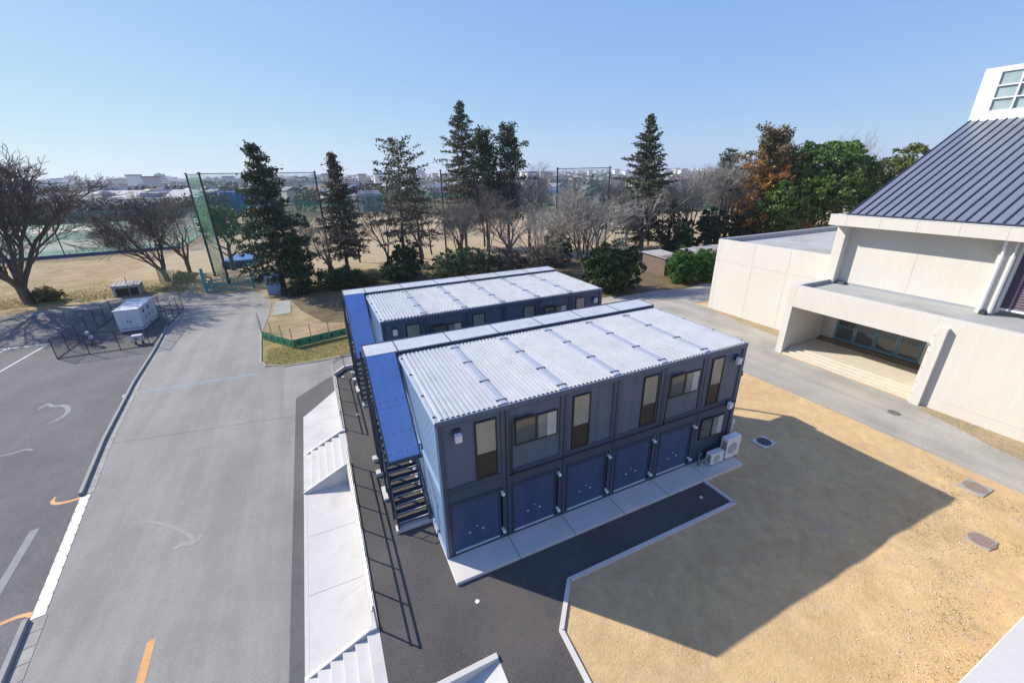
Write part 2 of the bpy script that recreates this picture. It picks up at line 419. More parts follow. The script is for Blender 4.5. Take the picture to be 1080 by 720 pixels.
drape('woodland_floor', -1, 62, 19.5, 31.5, .5, .008, 'litter', lambda x, y: y > 19.8 and (x > 8 or y > 27.8 + .5 * math.sin(x * 2)))
mb = MB(); mb.quad((-6.3, 44.2, G - .008), (-4.9, 38, G - .008), (-2.8, 32.5, G - .008), (3, 30.2, G - .008), (62, 31.0, G - .008), (70, 30, G - .008), (66, 38, G - .008), (50, 42.5, G - .008), (40, 45, G - .008), (28, 50.5, G - .008), (16, 53.5, G - .008), (4, 53, G - .008), (-4, 50.5, G - .008), (-9, 50.5, G - .008))
struct('woodland_floor', mb, 'litter')
mb = MB()
e = [(22.0, -26), (22.1, -9), (22.35, -5.5), (22.1, -2), (22.0, 4), (21.9, 8.5)]
for p, q in zip(e, e[1:]): mb.slabline(p, q, .07, -.05, .018)
struct('street_edge', mb, 'oldconc')
def verge(name, pts, z=.012):
    mb = MB(); mb.quad(*[(x, y, z) for x, y in pts]); return struct(name, mb, 'verge')
verge('verge', [(24.6, -26), (26.97, -26), (26.97, -2.1), (26.4, -2.0), (25.9, -3.6), (25.3, -5.2), (24.9, -7), (24.5, -12)])
verge('verge', [(30.2, 6.8), (31.36, 6.8), (31.38, 16.6), (30.9, 15.4), (30.4, 12.3), (30.0, 9)])
# scattered gravel (real stones) along the verges and the earth bank
def stones(name, n, place, smin, smax, m, seed):
    r = random.Random(seed); mb = MB()
    for _ in range(n):
        x, y = place(r); s = r.uniform(smin, smax); z = hplat(x, y) + s * .2
        a = [(s * r.uniform(.7, 1.2)) for _ in range(6)]
        i = len(mb.v); t = r.uniform(0, PI)
        ct, st = math.cos(t), math.sin(t)
        for dx, dy, dz in ((a[0], 0, 0), (0, a[1], 0), (-a[2], 0, 0), (0, -a[3], 0), (0, 0, a[4] * .7), (0, 0, -a[5] * .5)):
            mb.v.append((x + dx * ct - dy * st, y + dx * st + dy * ct, z + dz))
        for q in ((0, 1, 4), (1, 2, 4), (2, 3, 4), (3, 0, 4), (1, 0, 5), (2, 1, 5), (3, 2, 5), (0, 3, 5)): mb.f.append(tuple(i + k for k in q))
    o = mb.build(name, m); tag(o, kind='stuff'); return o
M['stone'] = leafmat('gravel_stone', (.60, .50, .36), (.26, .20, .14), 0)
def band(r):      # broken earth bank along the edge of the shade
    t = r.random(); x = 8 + 12.5 * t; y = -9.3 + 3.0 * t + r.gauss(0, .75)
    return x, y
tag(stones('gravel', 2600, band, .008, .034, 'stone', 3), 'loose gravel and clods strewn across the sandy earth', 'gravel')
tag(stones('gravel', 1500, lambda r: (r.uniform(3.5, 21.5), r.uniform(-12, -2.8)), .006, .022, 'stone', 4), 'scattered small pebbles over the sandy lot', 'gravel')
tag(stones('gravel', 1200, lambda r: (r.uniform(25.3, 26.9), r.uniform(-14, -2.2)), .01, .04, 'stone', 5), 'gravel strip at the foot of the cream wall', 'gravel')
M['weed'] = leafmat('dry_weed', (.22, .24, .06), (.33, .26, .11), .2)
def weeds(name, n, place, s0, s1, seed, label, z0=None, m='weed'):
    r = random.Random(seed); mb = MB()
    for _ in range(n):
        x, y = place(r); s = r.uniform(s0, s1); t = r.uniform(0, 2 * PI); l = r.uniform(-.6, .6)
        z = (hplat(x, y) + .01) if z0 is None else z0
        dx, dy = math.cos(t) * s * .16, math.sin(t) * s * .16
        mb.quad((x - dx, y - dy, z), (x + dx, y + dy, z), (x + dx * .3 + l * s * math.sin(t), y + dy * .3 + l * s * math.cos(t), z + s))
    o = mb.build(name, m); return tag(o, label, 'weeds', kind='stuff')
def spots(r, cs, sd):
    c = r.choice(cs); return c[0] + r.gauss(0, sd), c[1] + r.gauss(0, sd)
cs = [(17.9, -8.3), (16, -6.3), (19.5, -6.0), (20.5, -7.4), (11, -9.4), (13, -8.4), (21, -5.2), (19, -8.6), (9.6, -9.3), (12, -9.6), (26.7, -4), (26.7, -7), (25.6, -5.6)]
weeds('weeds', 1500, lambda r: spots(r, cs, .35), .03, .09, 8, 'tufts of thin weeds on the sandy earth')
weeds('grass', 9000, lambda r: (r.uniform(-7.4, .6), r.uniform(23.2, 27.4)), .04, .11, 9, 'thin winter turf in front of the low green fence', G)
# long dead grass beside the parking lot and below the trees
weeds('grass', 9000, lambda r: (r.uniform(-45, -18.5), 54.5 + abs(r.gauss(0, 4)) + .18 * max(0, -30 - 0)), .08, .22, 10, 'rough dry grass bordering the parking lot', G - .02)

# ------------------------------------------------------------------ painted marks (thin sheets on the road)
def mark(pts, m, z, name='road_marking', label=None):
    mb = MB(); mb.quad(*[(x, y, z) for x, y in pts]); return struct(name, mb, m, label)
def stroke(pts, w, m, z, name='road_marking', label=None):
    mb = MB(); P = [Vector(p) for p in pts]; L_ = []; R_ = []
    W0 = [w] * len(P) if isinstance(w, (int, float)) else list(w)
    if len(P) > 2:      # smooth the hand-painted stroke
        Q = []; W1 = []
        for i in range(len(P) - 1):
            a = P[max(i - 1, 0)]; b = P[i]; c = P[i + 1]; d = P[min(i + 2, len(P) - 1)]
            for k in range(5):
                t_ = k / 5; Q.append(.5 * ((2 * b) + (c - a) * t_ + (2 * a - 5 * b + 4 * c - d) * t_ ** 2 + (3 * b - a - 3 * c + d) * t_ ** 3)); W1.append(W0[i] + (W0[i + 1] - W0[i]) * t_)
        Q.append(P[-1]); W1.append(W0[-1]); P = Q; W0 = W1
    w = W0
    for i, p in enumerate(P):
        d = (P[min(i + 1, len(P) - 1)] - P[max(i - 1, 0)]).normalized(); nrm = Vector((-d.y, d.x))
        ww = w if isinstance(w, (int, float)) else w[i]
        L_.append(p + nrm * ww / 2); R_.append(p - nrm * ww / 2)
    for i in range(len(P) - 1):
        mb.quad((L_[i].x, L_[i].y, z), (R_[i].x, R_[i].y, z), (R_[i + 1].x, R_[i + 1].y, z), (L_[i + 1].x, L_[i + 1].y, z))
    return struct(name, mb, m, label)
zr = G + .004; zp = G + .008
mark([(-9.20, 2.10), (-8.98, 2.16), (-8.75, -3), (-8.98, -3)], 'orange', zr, label='orange centre line on the grey road')
mark([(-14.30, 3.0), (-14.05, 3.0), (-14.72, 9.85), (-15.0, 9.75)], 'wornwhite', zp, label='faded white dash in the parking lot')
stroke([(-13.95, 11.35), (-14.3, 11.3), (-14.75, 11.35), (-15.0, 11.6), (-15.02, 11.95)], [.16, .17, .17, .15, .05], 'orange', zp, label='orange hook at the upper end of the drain grating')
stroke([(-12.95, 4.85), (-13.1, 4.97), (-13.4, 5.0), (-13.85, 4.9), (-14.6, 4.6)], [.2, .17, .16, .15, .12], 'orange', zp, label='orange hook at the lower end of the drain grating')
for x0, y0, x1, y1 in ((-25.2, 37.8, -26.4, 22), (-27.9, 38.3, -29.0, 26), (-30.6, 39, -31.5, 30)):
    mark([(x0 - .06, y0), (x0 + .06, y0), (x1 + .06, y1), (x1 - .06, y1)], 'white', zp, label='white parking bay line')
mark([(-33, 38.2), (-25.1, 37.75), (-25.1, 37.9), (-33, 38.35)], 'white', zp)
# the worn digit 3 sprayed on the parking lot, and the scuff below it
stroke([(-19.95, 22.9), (-19.75, 23.5), (-19.3, 23.0), (-18.65, 22.75), (-18.15, 21.9), (-18.1, 21.0), (-18.5, 20.3)], [.12, .22, .2, .25, .26, .2, .1], 'wornwhite', zp, label='worn white curved number on the parking lot')
stroke([(-19.3, 17.3), (-18.8, 17.35), (-18.3, 17.5), (-17.9, 17.2)], [.08, .16, .15, .06], 'wornwhite', zp)
stroke([(-11.5, 8.0), (-11.1, 8.35), (-10.5, 8.1), (-9.9, 7.6), (-9.3, 7.0), (-8.9, 6.5), (-8.75, 6.1)], [.04, .09, .12, .12, .13, .16, .10], 'scuff', zr, label='faint chalky arrow scuff on the road')
stroke([(-9.35, 6.0), (-9.1, 6.15), (-8.7, 6.05), (-8.45, 6.4)], [.1, .25, .2, .06], 'scuff', zr + .002)
stroke([(-15.7, 22.65), (-14.9, 22.76)], .45, 'wornroad', zr)
stroke([(-14.9, 22.76), (-11, 22.55), (-7.85, 22.36)], .16, 'bluep', zr, label='faded blue-grey line across the road')
stroke([(-14.6, 16.2), (-12, 15.7), (-8, 15.1), (-5.2, 14.6)], .025, 'strip', zr)
# kerb and gutter
KL = [(-16.72, 38.2), (-16.05, 31.3), (-15.6, 24.54), (-14.75, 16.61), (-14.3, 13.6), (-13.98, 11.52)]
def kerbline(pts, name):
    mb = MB()
    for p, q in zip(pts, pts[1:]): mb.slabline(p, q, .16, G - .1, G + .16)
    for p in pts[1:-1]: mb.disc(p, .08, G - .1, G + .1595, 8)
    return bevel(struct(name, mb, 'kerb'), .015)
kerbline(KL, 'kerb'); kerbline([(-12.98, 4.65), (-12.62, 2.3), (-11.4, -8)], 'kerb')
def gutter(pts, w, step, m='oldconc'):
    mb = MB(); mj = MB()
    for p, q in zip(pts, pts[1:]):
        p = Vector(p); q = Vector(q); d = (q - p); L_ = d.length; d.normalize(); nr = Vector((d.y, -d.x)); k = 0
        if nr.x < 0: nr = -nr
        n = max(1, round(L_ / step)); s = L_ / n
        for k in range(n):
            a = p + d * (k * s + .012) + nr * .085; b = p + d * ((k + 1) * s - .012) + nr * .085
            poly = [a, a + nr * w, b + nr * w, b]
            ar = sum(poly[i].x * poly[(i + 1) % 4].y - poly[(i + 1) % 4].x * poly[i].y for i in range(4))
            if ar < 0: poly = poly[::-1]
            mb.prism(poly, G - .05, G + .012)
    return struct('gutter_blocks', mb, m)
gutter(KL[2:], .34, .6); gutter(KL[:3], .3, .6); gutter([(-12.98, 4.65), (-12.62, 2.3), (-11.4, -8)], .4, .6)
# drain grating
A, B = Vector((-13.8, 11.45)), Vector((-12.75, 4.7)); d = (B - A); Ln = d.length; d.normalize(); nr = Vector((-d.y, d.x))
t = thing('drain_grating', 'long pale steel drain grating between the two kerbs', 'drain', (A.x, A.y, G))
mb = MB(); mb.slabline((0, 0), (B - A), .35, -.03, .014); mb.build('grating_plate', 'grate', t)
mb = MB()
for k in range(11):
    for s in (-1, 1):
        for j in (0, 1):
            c = d * (.35 + k * .61 + j * .07 + (0 if s > 0 else .12)) + nr * (s * .15)
            mb.slabline(c - nr * .03, c + nr * .03, .03, .012, .0175)
mb.build('drain_slot', 'joint', t)

# ------------------------------------------------------------------ retaining wall, stairs, rails
def rwall(name, label, boxes, prisms=()):
    mb = MB()
    for b in boxes: mb.box(*b)
    for poly, z0, z1 in prisms: mb.prism(poly, z0, z1)
    o = mb.build(name, 'concrete'); bevel(o, .012); return tag(o, label, 'wall')
rwall('retaining_wall', 'long white retaining wall between the two concrete stairs', [(-2.76, -2.56, -1.30, 7.12, G - .1, .07)])
rwall('retaining_wall', 'short white retaining wall above the upper concrete stair', [(-2.76, -2.56, 10.12, 17.2, G - .1, .07)],
      [([(-2.76, 17.2), (-2.56, 17.2), (-1.9, 18.02), (-1.98, 18.2)], G - .1, .24), ([(-1.98, 18.2), (-1.9, 18.02), (.1, 18.12), (.1, 18.3)], G - .1, .24)])
def stair(y0, y1, label, far=True, near=True):
    t = thing('concrete_stair', label, 'stairs', (-2.56, (y0 + y1) / 2, G)); oy = (y0 + y1) / 2
    mb = MB(); n = 6; run = 2.15 / n; prof = [(0, 0)]
    H = -G
    prof = [(-.0, -.1), (-.0, H + .003)]
    for k in range(n):
        x = -(k + 1) * run; prof += [(x, H - k * .15 + .003), (x, H - (k + 1) * .15 + .003)]
    prof[-1] = (-2.15, .036); prof += [(-2.15, -.1)]
    mb.prism(prof, y0 - oy, y1 - oy, 'y'); bevel(mb.build('steps', 'concrete', t), .012)
    for on, yy in ((far, y1), (near, y0 - .14)):
        if on:
            mb = MB(); mb.prism([(.0, -.1), (.0, H + .10), (-.28, H + .10), (-2.17, .10), (-2.17, -.1)], yy - oy, yy + .14 - oy, 'y')
            bevel(mb.build('cheek_wall', 'concrete', t), .01)
    return t
stair(7.14, 9.98, 'upper white concrete stair down from the plaza to the apron')
stair(-4.6, -1.32, 'lower white concrete stair at the bottom edge of the picture')
# ramp on the near side
t = thing('access_ramp', 'white concrete ramp with a raised edge wall beside the plaza', 'ramp', (.3, -3.46, 0))
mb = MB(); mb.prism([(0, -1.2), (0, .006), (-2.86, -.8), (-2.86, -1.2)], -6.0, -.17, 'y'); mb.build('ramp_surface', 'concrete', t)
mb = MB(); mb.box(-2.86, 0, -.168, 0, -1.2, .10); bevel(mb.build('edge_wall', 'concrete', t), .012)

def handrail(name, label, pts, spacing, z0, h=.93, h2=.76, r=.027, m='rail'):
    t = thing(name, label, 'handrail', (pts[0][0], pts[0][1], z0)); O = Vector((pts[0][0], pts[0][1]))
    P = [Vector(p) - O for p in pts]; posts = []
    for a, b in zip(P, P[1:]):
        n = max(1, round((b - a).length / spacing))
        for k in range(n): posts.append(a.lerp(b, k / n))
    posts.append(P[-1])
    for p in posts:
        mb = MB(); mb.tube((p.x, p.y, 0), (p.x, p.y, h), r, n=8); mb.box(p.x - .04, p.x + .04, p.y - .04, p.y + .04, 0, .012)
        mb.tube((p.x, p.y, h2 - .05), (p.x - .06, p.y, h2), .012, n=6); mb.build('post', m, t)
    mb = MB(); mb.path([(p.x, p.y, h) for p in P], r * 1.15, 8); mb.build('top_rail', m, t)
    mb = MB(); mb.path([(p.x - .06, p.y, h2) for p in P], r, 8); mb.build('lower_rail', m, t)
    return t
handrail('handrail', 'long steel handrail on the retaining wall between the two stairs', [(-2.6, 6.98), (-2.6, -1.3)], 1.36, .07)
handrail('handrail', 'steel handrail bending round the plaza corner by the rear blue stair', [(-2.62, 10.3), (-2.64, 17.15), (-1.93, 18.1), (-1.3, 18.2)], 1.6, .07, 1.0, .82)

# ------------------------------------------------------------------ container building
W_, D_, Hm = 2.26, 5.5, 2.75
def container_building(label):
    T = thing('container_building', label, 'building', (0, 0, .12), group='two-storey container blocks')
    # frames: one per container unit
    for fl in (0, 1):
        zb = fl * Hm
        for k in range(6):
            x0, x1 = k * W_, (k + 1) * W_; g = .012
            mb = MB(); pw = .16
            for xa in (x0 + g, x1 - g - pw):
                for ya in (0, D_ - pw): mb.box(xa, xa + pw, ya, ya + pw, zb, zb + Hm - .01)
            hb = (.15 if fl == 0 else .17); ht = (.42 if fl == 0 else .2)
            for ya in (0, D_ - pw):
                mb.box(x0 + g + pw, x1 - g - pw, ya + .004, ya + pw - .01, zb, zb + hb)
                mb.box(x0 + g + pw, x1 - g - pw, ya + .004, ya + pw - .01, zb + Hm - .01 - ht, zb + Hm - .012)
            for xa in (x0 + g + .02, x1 - g - .10):
                mb.box(xa, xa + .08, pw - .002, D_ - pw + .002, zb + .02, zb + .1); mb.box(xa, xa + .08, pw - .002, D_ - pw + .002, zb + Hm - .14, zb + Hm - .06)
            if fl == 1:   # small vent blocks along the lower beam
                vm = MB(); vm.box(x0 + .28, x0 + 1.96, -.004, .003, zb + .05, zb + .062)
                for q in range(9): vm.box(x0 + .3 + q * .19, x0 + .42 + q * .19, -.008, .003, zb + .062, zb + .12)
            uf = bevel(mb.build('unit_frame', 'navy', T), .012)
            if fl == 1: vm.build('vent_row', 'clip', uf)
            # front infill
            mb = MB(); xa, xb = x0 + g + pw, x1 - g - pw
            za, zc = zb + hb, zb + Hm - .01 - ht
            if fl == 1 or k == 5:
                mb.box(xa, xb, .05, .10, za, zc)
                for q in (.33, .66):
                    xx = xa + (xb - xa) * q; mb.box(xx - .008, xx + .008, .046, .05, za, zc)
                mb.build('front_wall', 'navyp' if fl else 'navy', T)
            mb = MB(); mb.box(xa, xb, D_ - .10, D_ - .05, za, zc); mb.build('rear_wall', 'navyp', T)
    # end walls
    for xa, s, m in ((0, -1, 'side'), (6 * W_, 1, 'navyp')):  # left end takes the panel colour with sunlight painted in
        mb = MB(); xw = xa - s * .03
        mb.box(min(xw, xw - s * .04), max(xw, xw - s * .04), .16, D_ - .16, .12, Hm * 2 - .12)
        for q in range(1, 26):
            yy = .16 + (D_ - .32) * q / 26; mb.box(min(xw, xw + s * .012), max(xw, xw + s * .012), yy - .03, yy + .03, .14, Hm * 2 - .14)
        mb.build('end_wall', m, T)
        mb = MB()
        for zz, hh in ((0, .12), (Hm - .14, .26), (Hm * 2 - .12, .11)):
            mb.box(xa - .045 if s < 0 else xa - .03, xa + .03 if s < 0 else xa + .045, .0, D_, zz + .002, zz + hh)
        for yy in (0, D_ - .14): mb.box(xa - .05 if s < 0 else xa - .03, xa + .03 if s < 0 else xa + .05, yy - .003, yy + .143, .0, Hm * 2 - .02)
        bevel(mb.build('end_frame', m, T), .01)
    # windows of the upper floor
    def window(x0, x1, z0, z1, kind, y=.046):
        f = MB(); w = .055
        f.box(x0, x1, y - .05, y, z0, z0 + w); f.box(x0, x1, y - .05, y, z1 - w, z1)
        f.box(x0, x0 + w, y - .05, y, z0 + w, z1 - w); f.box(x1 - w, x1, y - .05, y, z0 + w, z1 - w)
        if kind == 'tall':
            zm = z0 + (z1 - z0) * .42; f.box(x0 + w, x1 - w, y - .045, y, zm - .035, zm + .035)
        else:
            xm = (x0 + x1) / 2; f.box(xm - .045, xm + .045, y - .045, y, z0 + w, z1 - w)
            f.box(x0 - .04, x0 + (x1 - x0) * .42, y - .12, y - .04, z1 + .03, z1 + .08)
        fo = bevel(f.build('window', 'bframe', T), .006)
        if kind == 'tall':
            p = MB(); p.box(x0 + w, x1 - w, y - .02, y - .012, zm + .035, z1 - w); p.build('pane', 'pane', fo)
            p = MB(); p.box(x0 + w, x1 - w, y - .02, y - .012, z0 + w, zm - .035); p.build('lower_panel', 'bframe', fo)
        else:
            p = MB(); p.box(x0 + w, xm - .045, y - .02, y - .012, z0 + w, z1 - w); p.build('pane', 'pane2', fo)
            p = MB(); p.box(xm + .045, x1 - w, y - .026, y - .018, z0 + w, z1 - w); p.build('pane', 'pane3', fo)
            p = MB(); xc0 = x1 - w - (x1 - x0) * .22; nf_ = 7; fw_ = (x1 - w - xc0) / nf_
            for q_ in range(nf_): p.box(xc0 + q_ * fw_, xc0 + (q_ + .7) * fw_, y - .040, y - .031, z0 + w, z1 - w)
            p.box(xc0, x1 - w, y - .034, y - .028, z0 + w + .001, z1 - w - .001); p.build('curtain', 'curtain', fo)
    o = -.12
    for x0, x1 in ((1.20, 1.97), (4.86, 5.62), (8.03, 8.78), (11.65, 12.36)): window(x0, x1, 3.07 + o, 5.28 + o, 'tall')
    window(2.60, 4.25, 3.95 + o, 4.97 + o, 'wide'); window(9.42, 11.02, 3.99 + o, 4.98 + o, 'wide')
    window(11.60, 13.06, 1.30 + o, 2.33 + o, 'wide', .046)
    # shutters of the lower floor
    for k in range(5):
        x0, x1 = k * W_ + .26, k * W_ + 1.93
        mb = MB(); mb.box(x0, x1, .03, .06, .18, 2.17)
        for q in range(1, 22): zz = .18 + q * .09; mb.box(x0, x1, .024, .03, zz - .006, zz + .006)
        s = mb.build('shutter', 'shut', T)
        mb = MB(); mb.box(x0, x1, .0, .07, .12, .18); mb.build('bottom_bar', 'galv', s)
        mb = MB(); xm = (x0 + x1) / 2
        for dx in (-.27, .22): mb.box(xm + dx - .045, xm + dx + .045, .008, .03, .80, .84)
        mb.box(xm + .0 - .03, xm + .03, .012, .03, 1.0, 1.03); mb.build('handle', 'galv', s)
        mb = MB(); mb.box(x0 - .1, x1 + .1, -.03, .10, 2.17, 2.34); mb.box(x0 - .08, x0, -.005, .1, 0.12, 2.17); mb.box(x1, x1 + .08, -.005, .1, .12, 2.17)
        bevel(mb.build('shutter_housing', 'stairnavy', T), .01)
        for zz in (.45, 2.13):
            mb = MB(); mb.tube((x1 + .13, .02, zz), (x1 + .13, -.12, zz), .055, n=12); mb.tube((x1 + .13, -.12, zz), (x1 + .13, -.17, zz - .05), .075, .05, n=12)
            mb.build('round_lamp', 'lampw', T)
    # box lamps
    for x, z in ((.62, 5.13), (13.02, 5.1), (13.05, 2.93)):
        mb = MB(); mb.box(x - .12, x + .12, -.06, .05, z - .22, z - .02); b_ = mb.build('wall_lamp', 'darkst', T)
        mb = MB(); mb.prism([(-.07, z - .40), (-.07, z - .1), (-.24, z - .12), (-.20, z - .40)], x - .11, x + .11, 'x')
        bevel(mb.build('lamp_head', 'lampw', b_), .012)
    # dark conduit along the floor line
    mb = MB(); r = .028; y = -.045; zf = Hm - .02
    mb.path([(2.35, y, zf), (6 * W_ - .05, y, zf)], r, 8)
    for xa in (2.47, 9.27):
        mb.path([(xa + .35, y - .05, 4.93), (xa - .02, y - .05, 4.9), (xa - .04, y - .03, zf + .25), (xa + .06, y, zf + .04), (xa + .3, y, zf)], r, 8)
    mb.build('conduit', 'bframe', T)
    mb = MB(); mb.box(6 * W_ + .02, 6 * W_ + .16, .03, .17, 4.0, 4.14); mb.tube((6 * W_ + .1, .0, 3.98), (6 * W_ + .1, .12, 3.98), .05, n=10); mb.build('security_camera', 'darkst', T)
    # roof
    zt = Hm * 2
    for k in range(6):
        x0, x1 = k * W_ + (.10 if k == 0 else .13), (k + 1) * W_ - (.10 if k == 5 else .13)
        mb = MB(); n = 12; pitch = (x1 - x0) / n; prof = []
        for q in range(n):
            a = x0 + q * pitch; prof += [(a, 0), (a + pitch * .26, 0), (a + pitch * .32, .06), (a + pitch * .84, .06), (a + pitch * .90, 0)]
        prof.append((x1, 0)); i = len(mb.v)
        for yy in (.03, D_ - .03):
            for (a, z) in prof: mb.v.append((a, yy, zt + .012 + z))
        m_ = len(prof)
        for q in range(m_ - 1): mb.f.append((i + q, i + q + 1, i + m_ + q + 1, i + m_ + q))
        mb.build('roof_sheet', 'roofm', T)
    for k in range(1, 6):
        x = k * W_; mb = MB()
        mb.prism([(x - .15, zt - .0), (x + .15, zt - .0), (x + .15, zt + .062), (x + .09, zt + .082), (x - .09, zt + .082), (x - .15, zt + .062)][::1], .05, D_ - .05, 'y')
        c = mb.build('roof_cap', 'roofcap', T)
        mb = MB()
        for yy in (.28, 1.75, 3.5, 5.1): mb.box(x - .17, x + .17, yy - .022, yy + .022, zt + .05, zt + .098); mb.box(x - .19, x - .13, yy - .05, yy + .05, zt + .04, zt + .095)
        mb.build('cap_clip', 'clip', c)
    mb = MB()
    mb.box(-.03, 6 * W_ + .03, -.02, .045, zt - .02, zt + .035); mb.box(-.03, 6 * W_ + .03, D_ - .045, D_ + .02, zt - .02, zt + .05)
    mb.box(-.03, .10, .045, D_ - .045, zt - .02, zt + .03); mb.box(6 * W_ - .10, 6 * W_ + .03, .045, D_ - .045, zt - .02, zt + .03)
    rf = bevel(mb.build('roof_edge', 'roofcap', T), .008)
    mb = MB(); mb.box(-.032, 6 * W_ + .032, -.024, .0, zt - .14, zt + .012); mb.build('front_fascia', 'navyp', T)
    mb = MB()
    for xx in (.04, 6 * W_ - .04):
        for yy in (.3, 1.75, 3.5, 5.1): mb.box(xx - .05, xx + .05, yy - .03, yy + .03, zt + .03, zt + .06)
    mb.build('edge_clip', 'clip', T)
    # rear corridor: deck, canopy, posts, rail
    y0, y1 = D_ + .12, D_ + 1.37
    mb = MB(); mb.box(-1.32, 6 * W_, y0 - .1, y1, Hm - .05, Hm + .05); mb.build('corridor_deck', 'stairnavy', T)
    zc = 5.56
    for k in range(-1, 6):
        xa, xb = (k * W_ + .012, (k + 1) * W_ - .012) if k >= 0 else (-1.27, -.012)
        mb = MB(); mb.box(xa, xb, y0 + .02, y1, zc + .07, zc + .12); mb.build('canopy_sheet', 'roofm', T)
    mb = MB(); mb.box(-1.30, 6 * W_, y0 - .04, y0 + .02, zc - .16, zc + .10); mb.box(-1.30, 6 * W_, y1, y1 + .05, zc - .12, zc + .15)
    for k in range(0, 7): mb.box(k * W_ - .018, k * W_ + .018, y0 + .02, y1, zc - .1, zc + .135)
    mb.box(-1.31, -1.27, y0 - .04, y1, zc - .1, zc + .14)
    mb.build('canopy_frame', 'stairnavy', T)
    for k in range(0, 7):
        mb = MB(); mb.box(k * W_ - .05, k * W_ + .05, y1 - .1, y1, 0, zc - .1); mb.build('corridor_post', 'stairnavy', T)
    mb = MB()
    for zz in (Hm + .35, Hm + .65, Hm + .95, Hm + 1.15): mb.tube((-1.3, y1 - .05, zz), (6 * W_, y1 - .05, zz), .02, n=6)
    mb.build('corridor_rail', 'stairnavy', T)
    for k in range(6):
        for fl in (0, 1):
            mb = MB(); mb.box(k * W_ + .7, k * W_ + 1.5, D_ - .05, D_ - .02, fl * Hm + .15, fl * Hm + 2.15); dd = mb.build('rear_door', 'galv', T)
            mb = MB(); mb.box(k * W_ + .78, k * W_ + .82, D_ - .02, D_ + .03, fl * Hm + 1.0, fl * Hm + 1.15); mb.build('handle', 'darkst', dd)
    # stair with sloping canopy at the left end
    xa, xb = -1.33, -.10; n = 14; yb, yt = 2.15, y0 - .1
    for k in range(1, n):
        yy = yb + (yt - yb) * (k - 1) / (n - 1); zz = Hm * k / n
        mb = MB(); mb.box(xa + .05, xb - .05, yy, yy + .27, zz - .03, zz); mb.box(xa + .05, xb - .05, yy - .006, yy + .016, zz - .05, zz + .006)
        tr = mb.build('tread', 'stairnavy', T)
        mb = MB(); mb.box(xa + .06, xb - .06, yy - .010, yy + .022, zz + .0065, zz + .009); mb.build('lit_lip', 'galv', tr)  # pale strip paints the light caught on the tread lip
    for x in (xa, xb - .05):
        mb = MB(); mb.prism([(yb - .12, 0), (yb + .1, 0), (yt, Hm - .30), (yt, Hm + .04), (yt - .15, Hm + .04), (yb - .12, .22)], x, x + .05, 'x'); mb.build('stringer', 'stairnavy', T)
    for x in (xa + .02, xb - .02):
        mb = MB(); mb.path([(x, yb - .05, .95), (x, yt, Hm + 1.0), (x, y1, Hm + 1.0)] if x < -1 else [(x, yb - .05, .95), (x, yt - .3, Hm + .8)], .022, 8)
        mb.path([(x, yb - .05, .55), (x, yt, Hm + .55)], .014, 6)
        for q in range(8):
            f = q / 7; yy = yb - .05 + (yt - yb) * f; mb.tube((x, yy, Hm * f * .98), (x, yy, .95 + (Hm + .05) * f), .016, n=6)
        mb.build('stair_rail', 'stairnavy', T)
    # sloping canopy
    ca = (yt + .05, 5.66); cb = (2.50, 2.74); km = (3.95, 2.74 + (5.66 - 2.74) * (3.95 - 2.5) / (ca[0] - 2.5))
    for (p, q) in ((cb, km), (km, ca)):
        mb = MB(); e_ = .01
        mb.prism([(p[0] + e_, p[1] - .02), (q[0] - e_, q[1] - .02), (q[0] - e_, q[1] + .015), (p[0] + e_, p[1] + .015)], -1.27, -.13, 'x'); cs_ = mb.build('sloped_canopy', 'skycan', T)
        mb = MB(); sl2 = (q[1] - p[1]) / (q[0] - p[0])
        for f_ in (.12, .5, .88):
            for x_ in (-1.16, -.88, -.55, -.26):
                yy = p[0] + (q[0] - p[0]) * f_; zz = p[1] + .015 + (yy - p[0]) * sl2; mb.box(x_ - .013, x_ + .013, yy - .013, yy + .013, zz - .02, zz + .018)
        mb.build('fixing', 'clip', cs_)
    mb = MB()
    for x in (-1.31, -.13): mb.prism([(cb[0] - .02, cb[1] - .16), (ca[0], ca[1] - .16), (ca[0], ca[1] + .02), (cb[0] - .02, cb[1] + .03)], x, x + .04, 'x')
    mb.box(-1.33, -.07, cb[0] - .05, cb[0] - .0, cb[1] - .12, cb[1] + .03)
    mb.build('sloped_canopy_frame', 'stairnavy', T)
    for yy in (2.62, 4.3, y0 + .02, y1 - .08):
        zz = min(5.5, 2.74 + (yy - 2.5) * .96 - .08) if yy < y0 else zc - .1
        mb = MB(); mb.box(-1.41, -1.33, yy, yy + .08, 0, zz); mb.build('stair_post', 'stairnavy', T)
    # concrete footings
    for (x0, x1, ya, yb_, z) in ((-1.40, -.03, 2.0, 2.32, .02), (-1.60, -1.28, y0 - .04, y0 + .28, .06), (-1.60, -1.28, y1 - .18, y1 + .14, .06), (-1.55, -1.36, 3.9, 4.75, 0)):
        mb = MB(); mb.box(x0, x1, ya, yb_, -.13, z); bevel(mb.build('footing', 'concrete', T), .01)
    return T
b1 = container_building('nearer navy container block with the whole shuttered ground floor in view')
b2 = copy_tree(b1); b2.location = (0, 10.15, .12)
b2['label'] = 'farther navy container block, half hidden behind the nearer one'

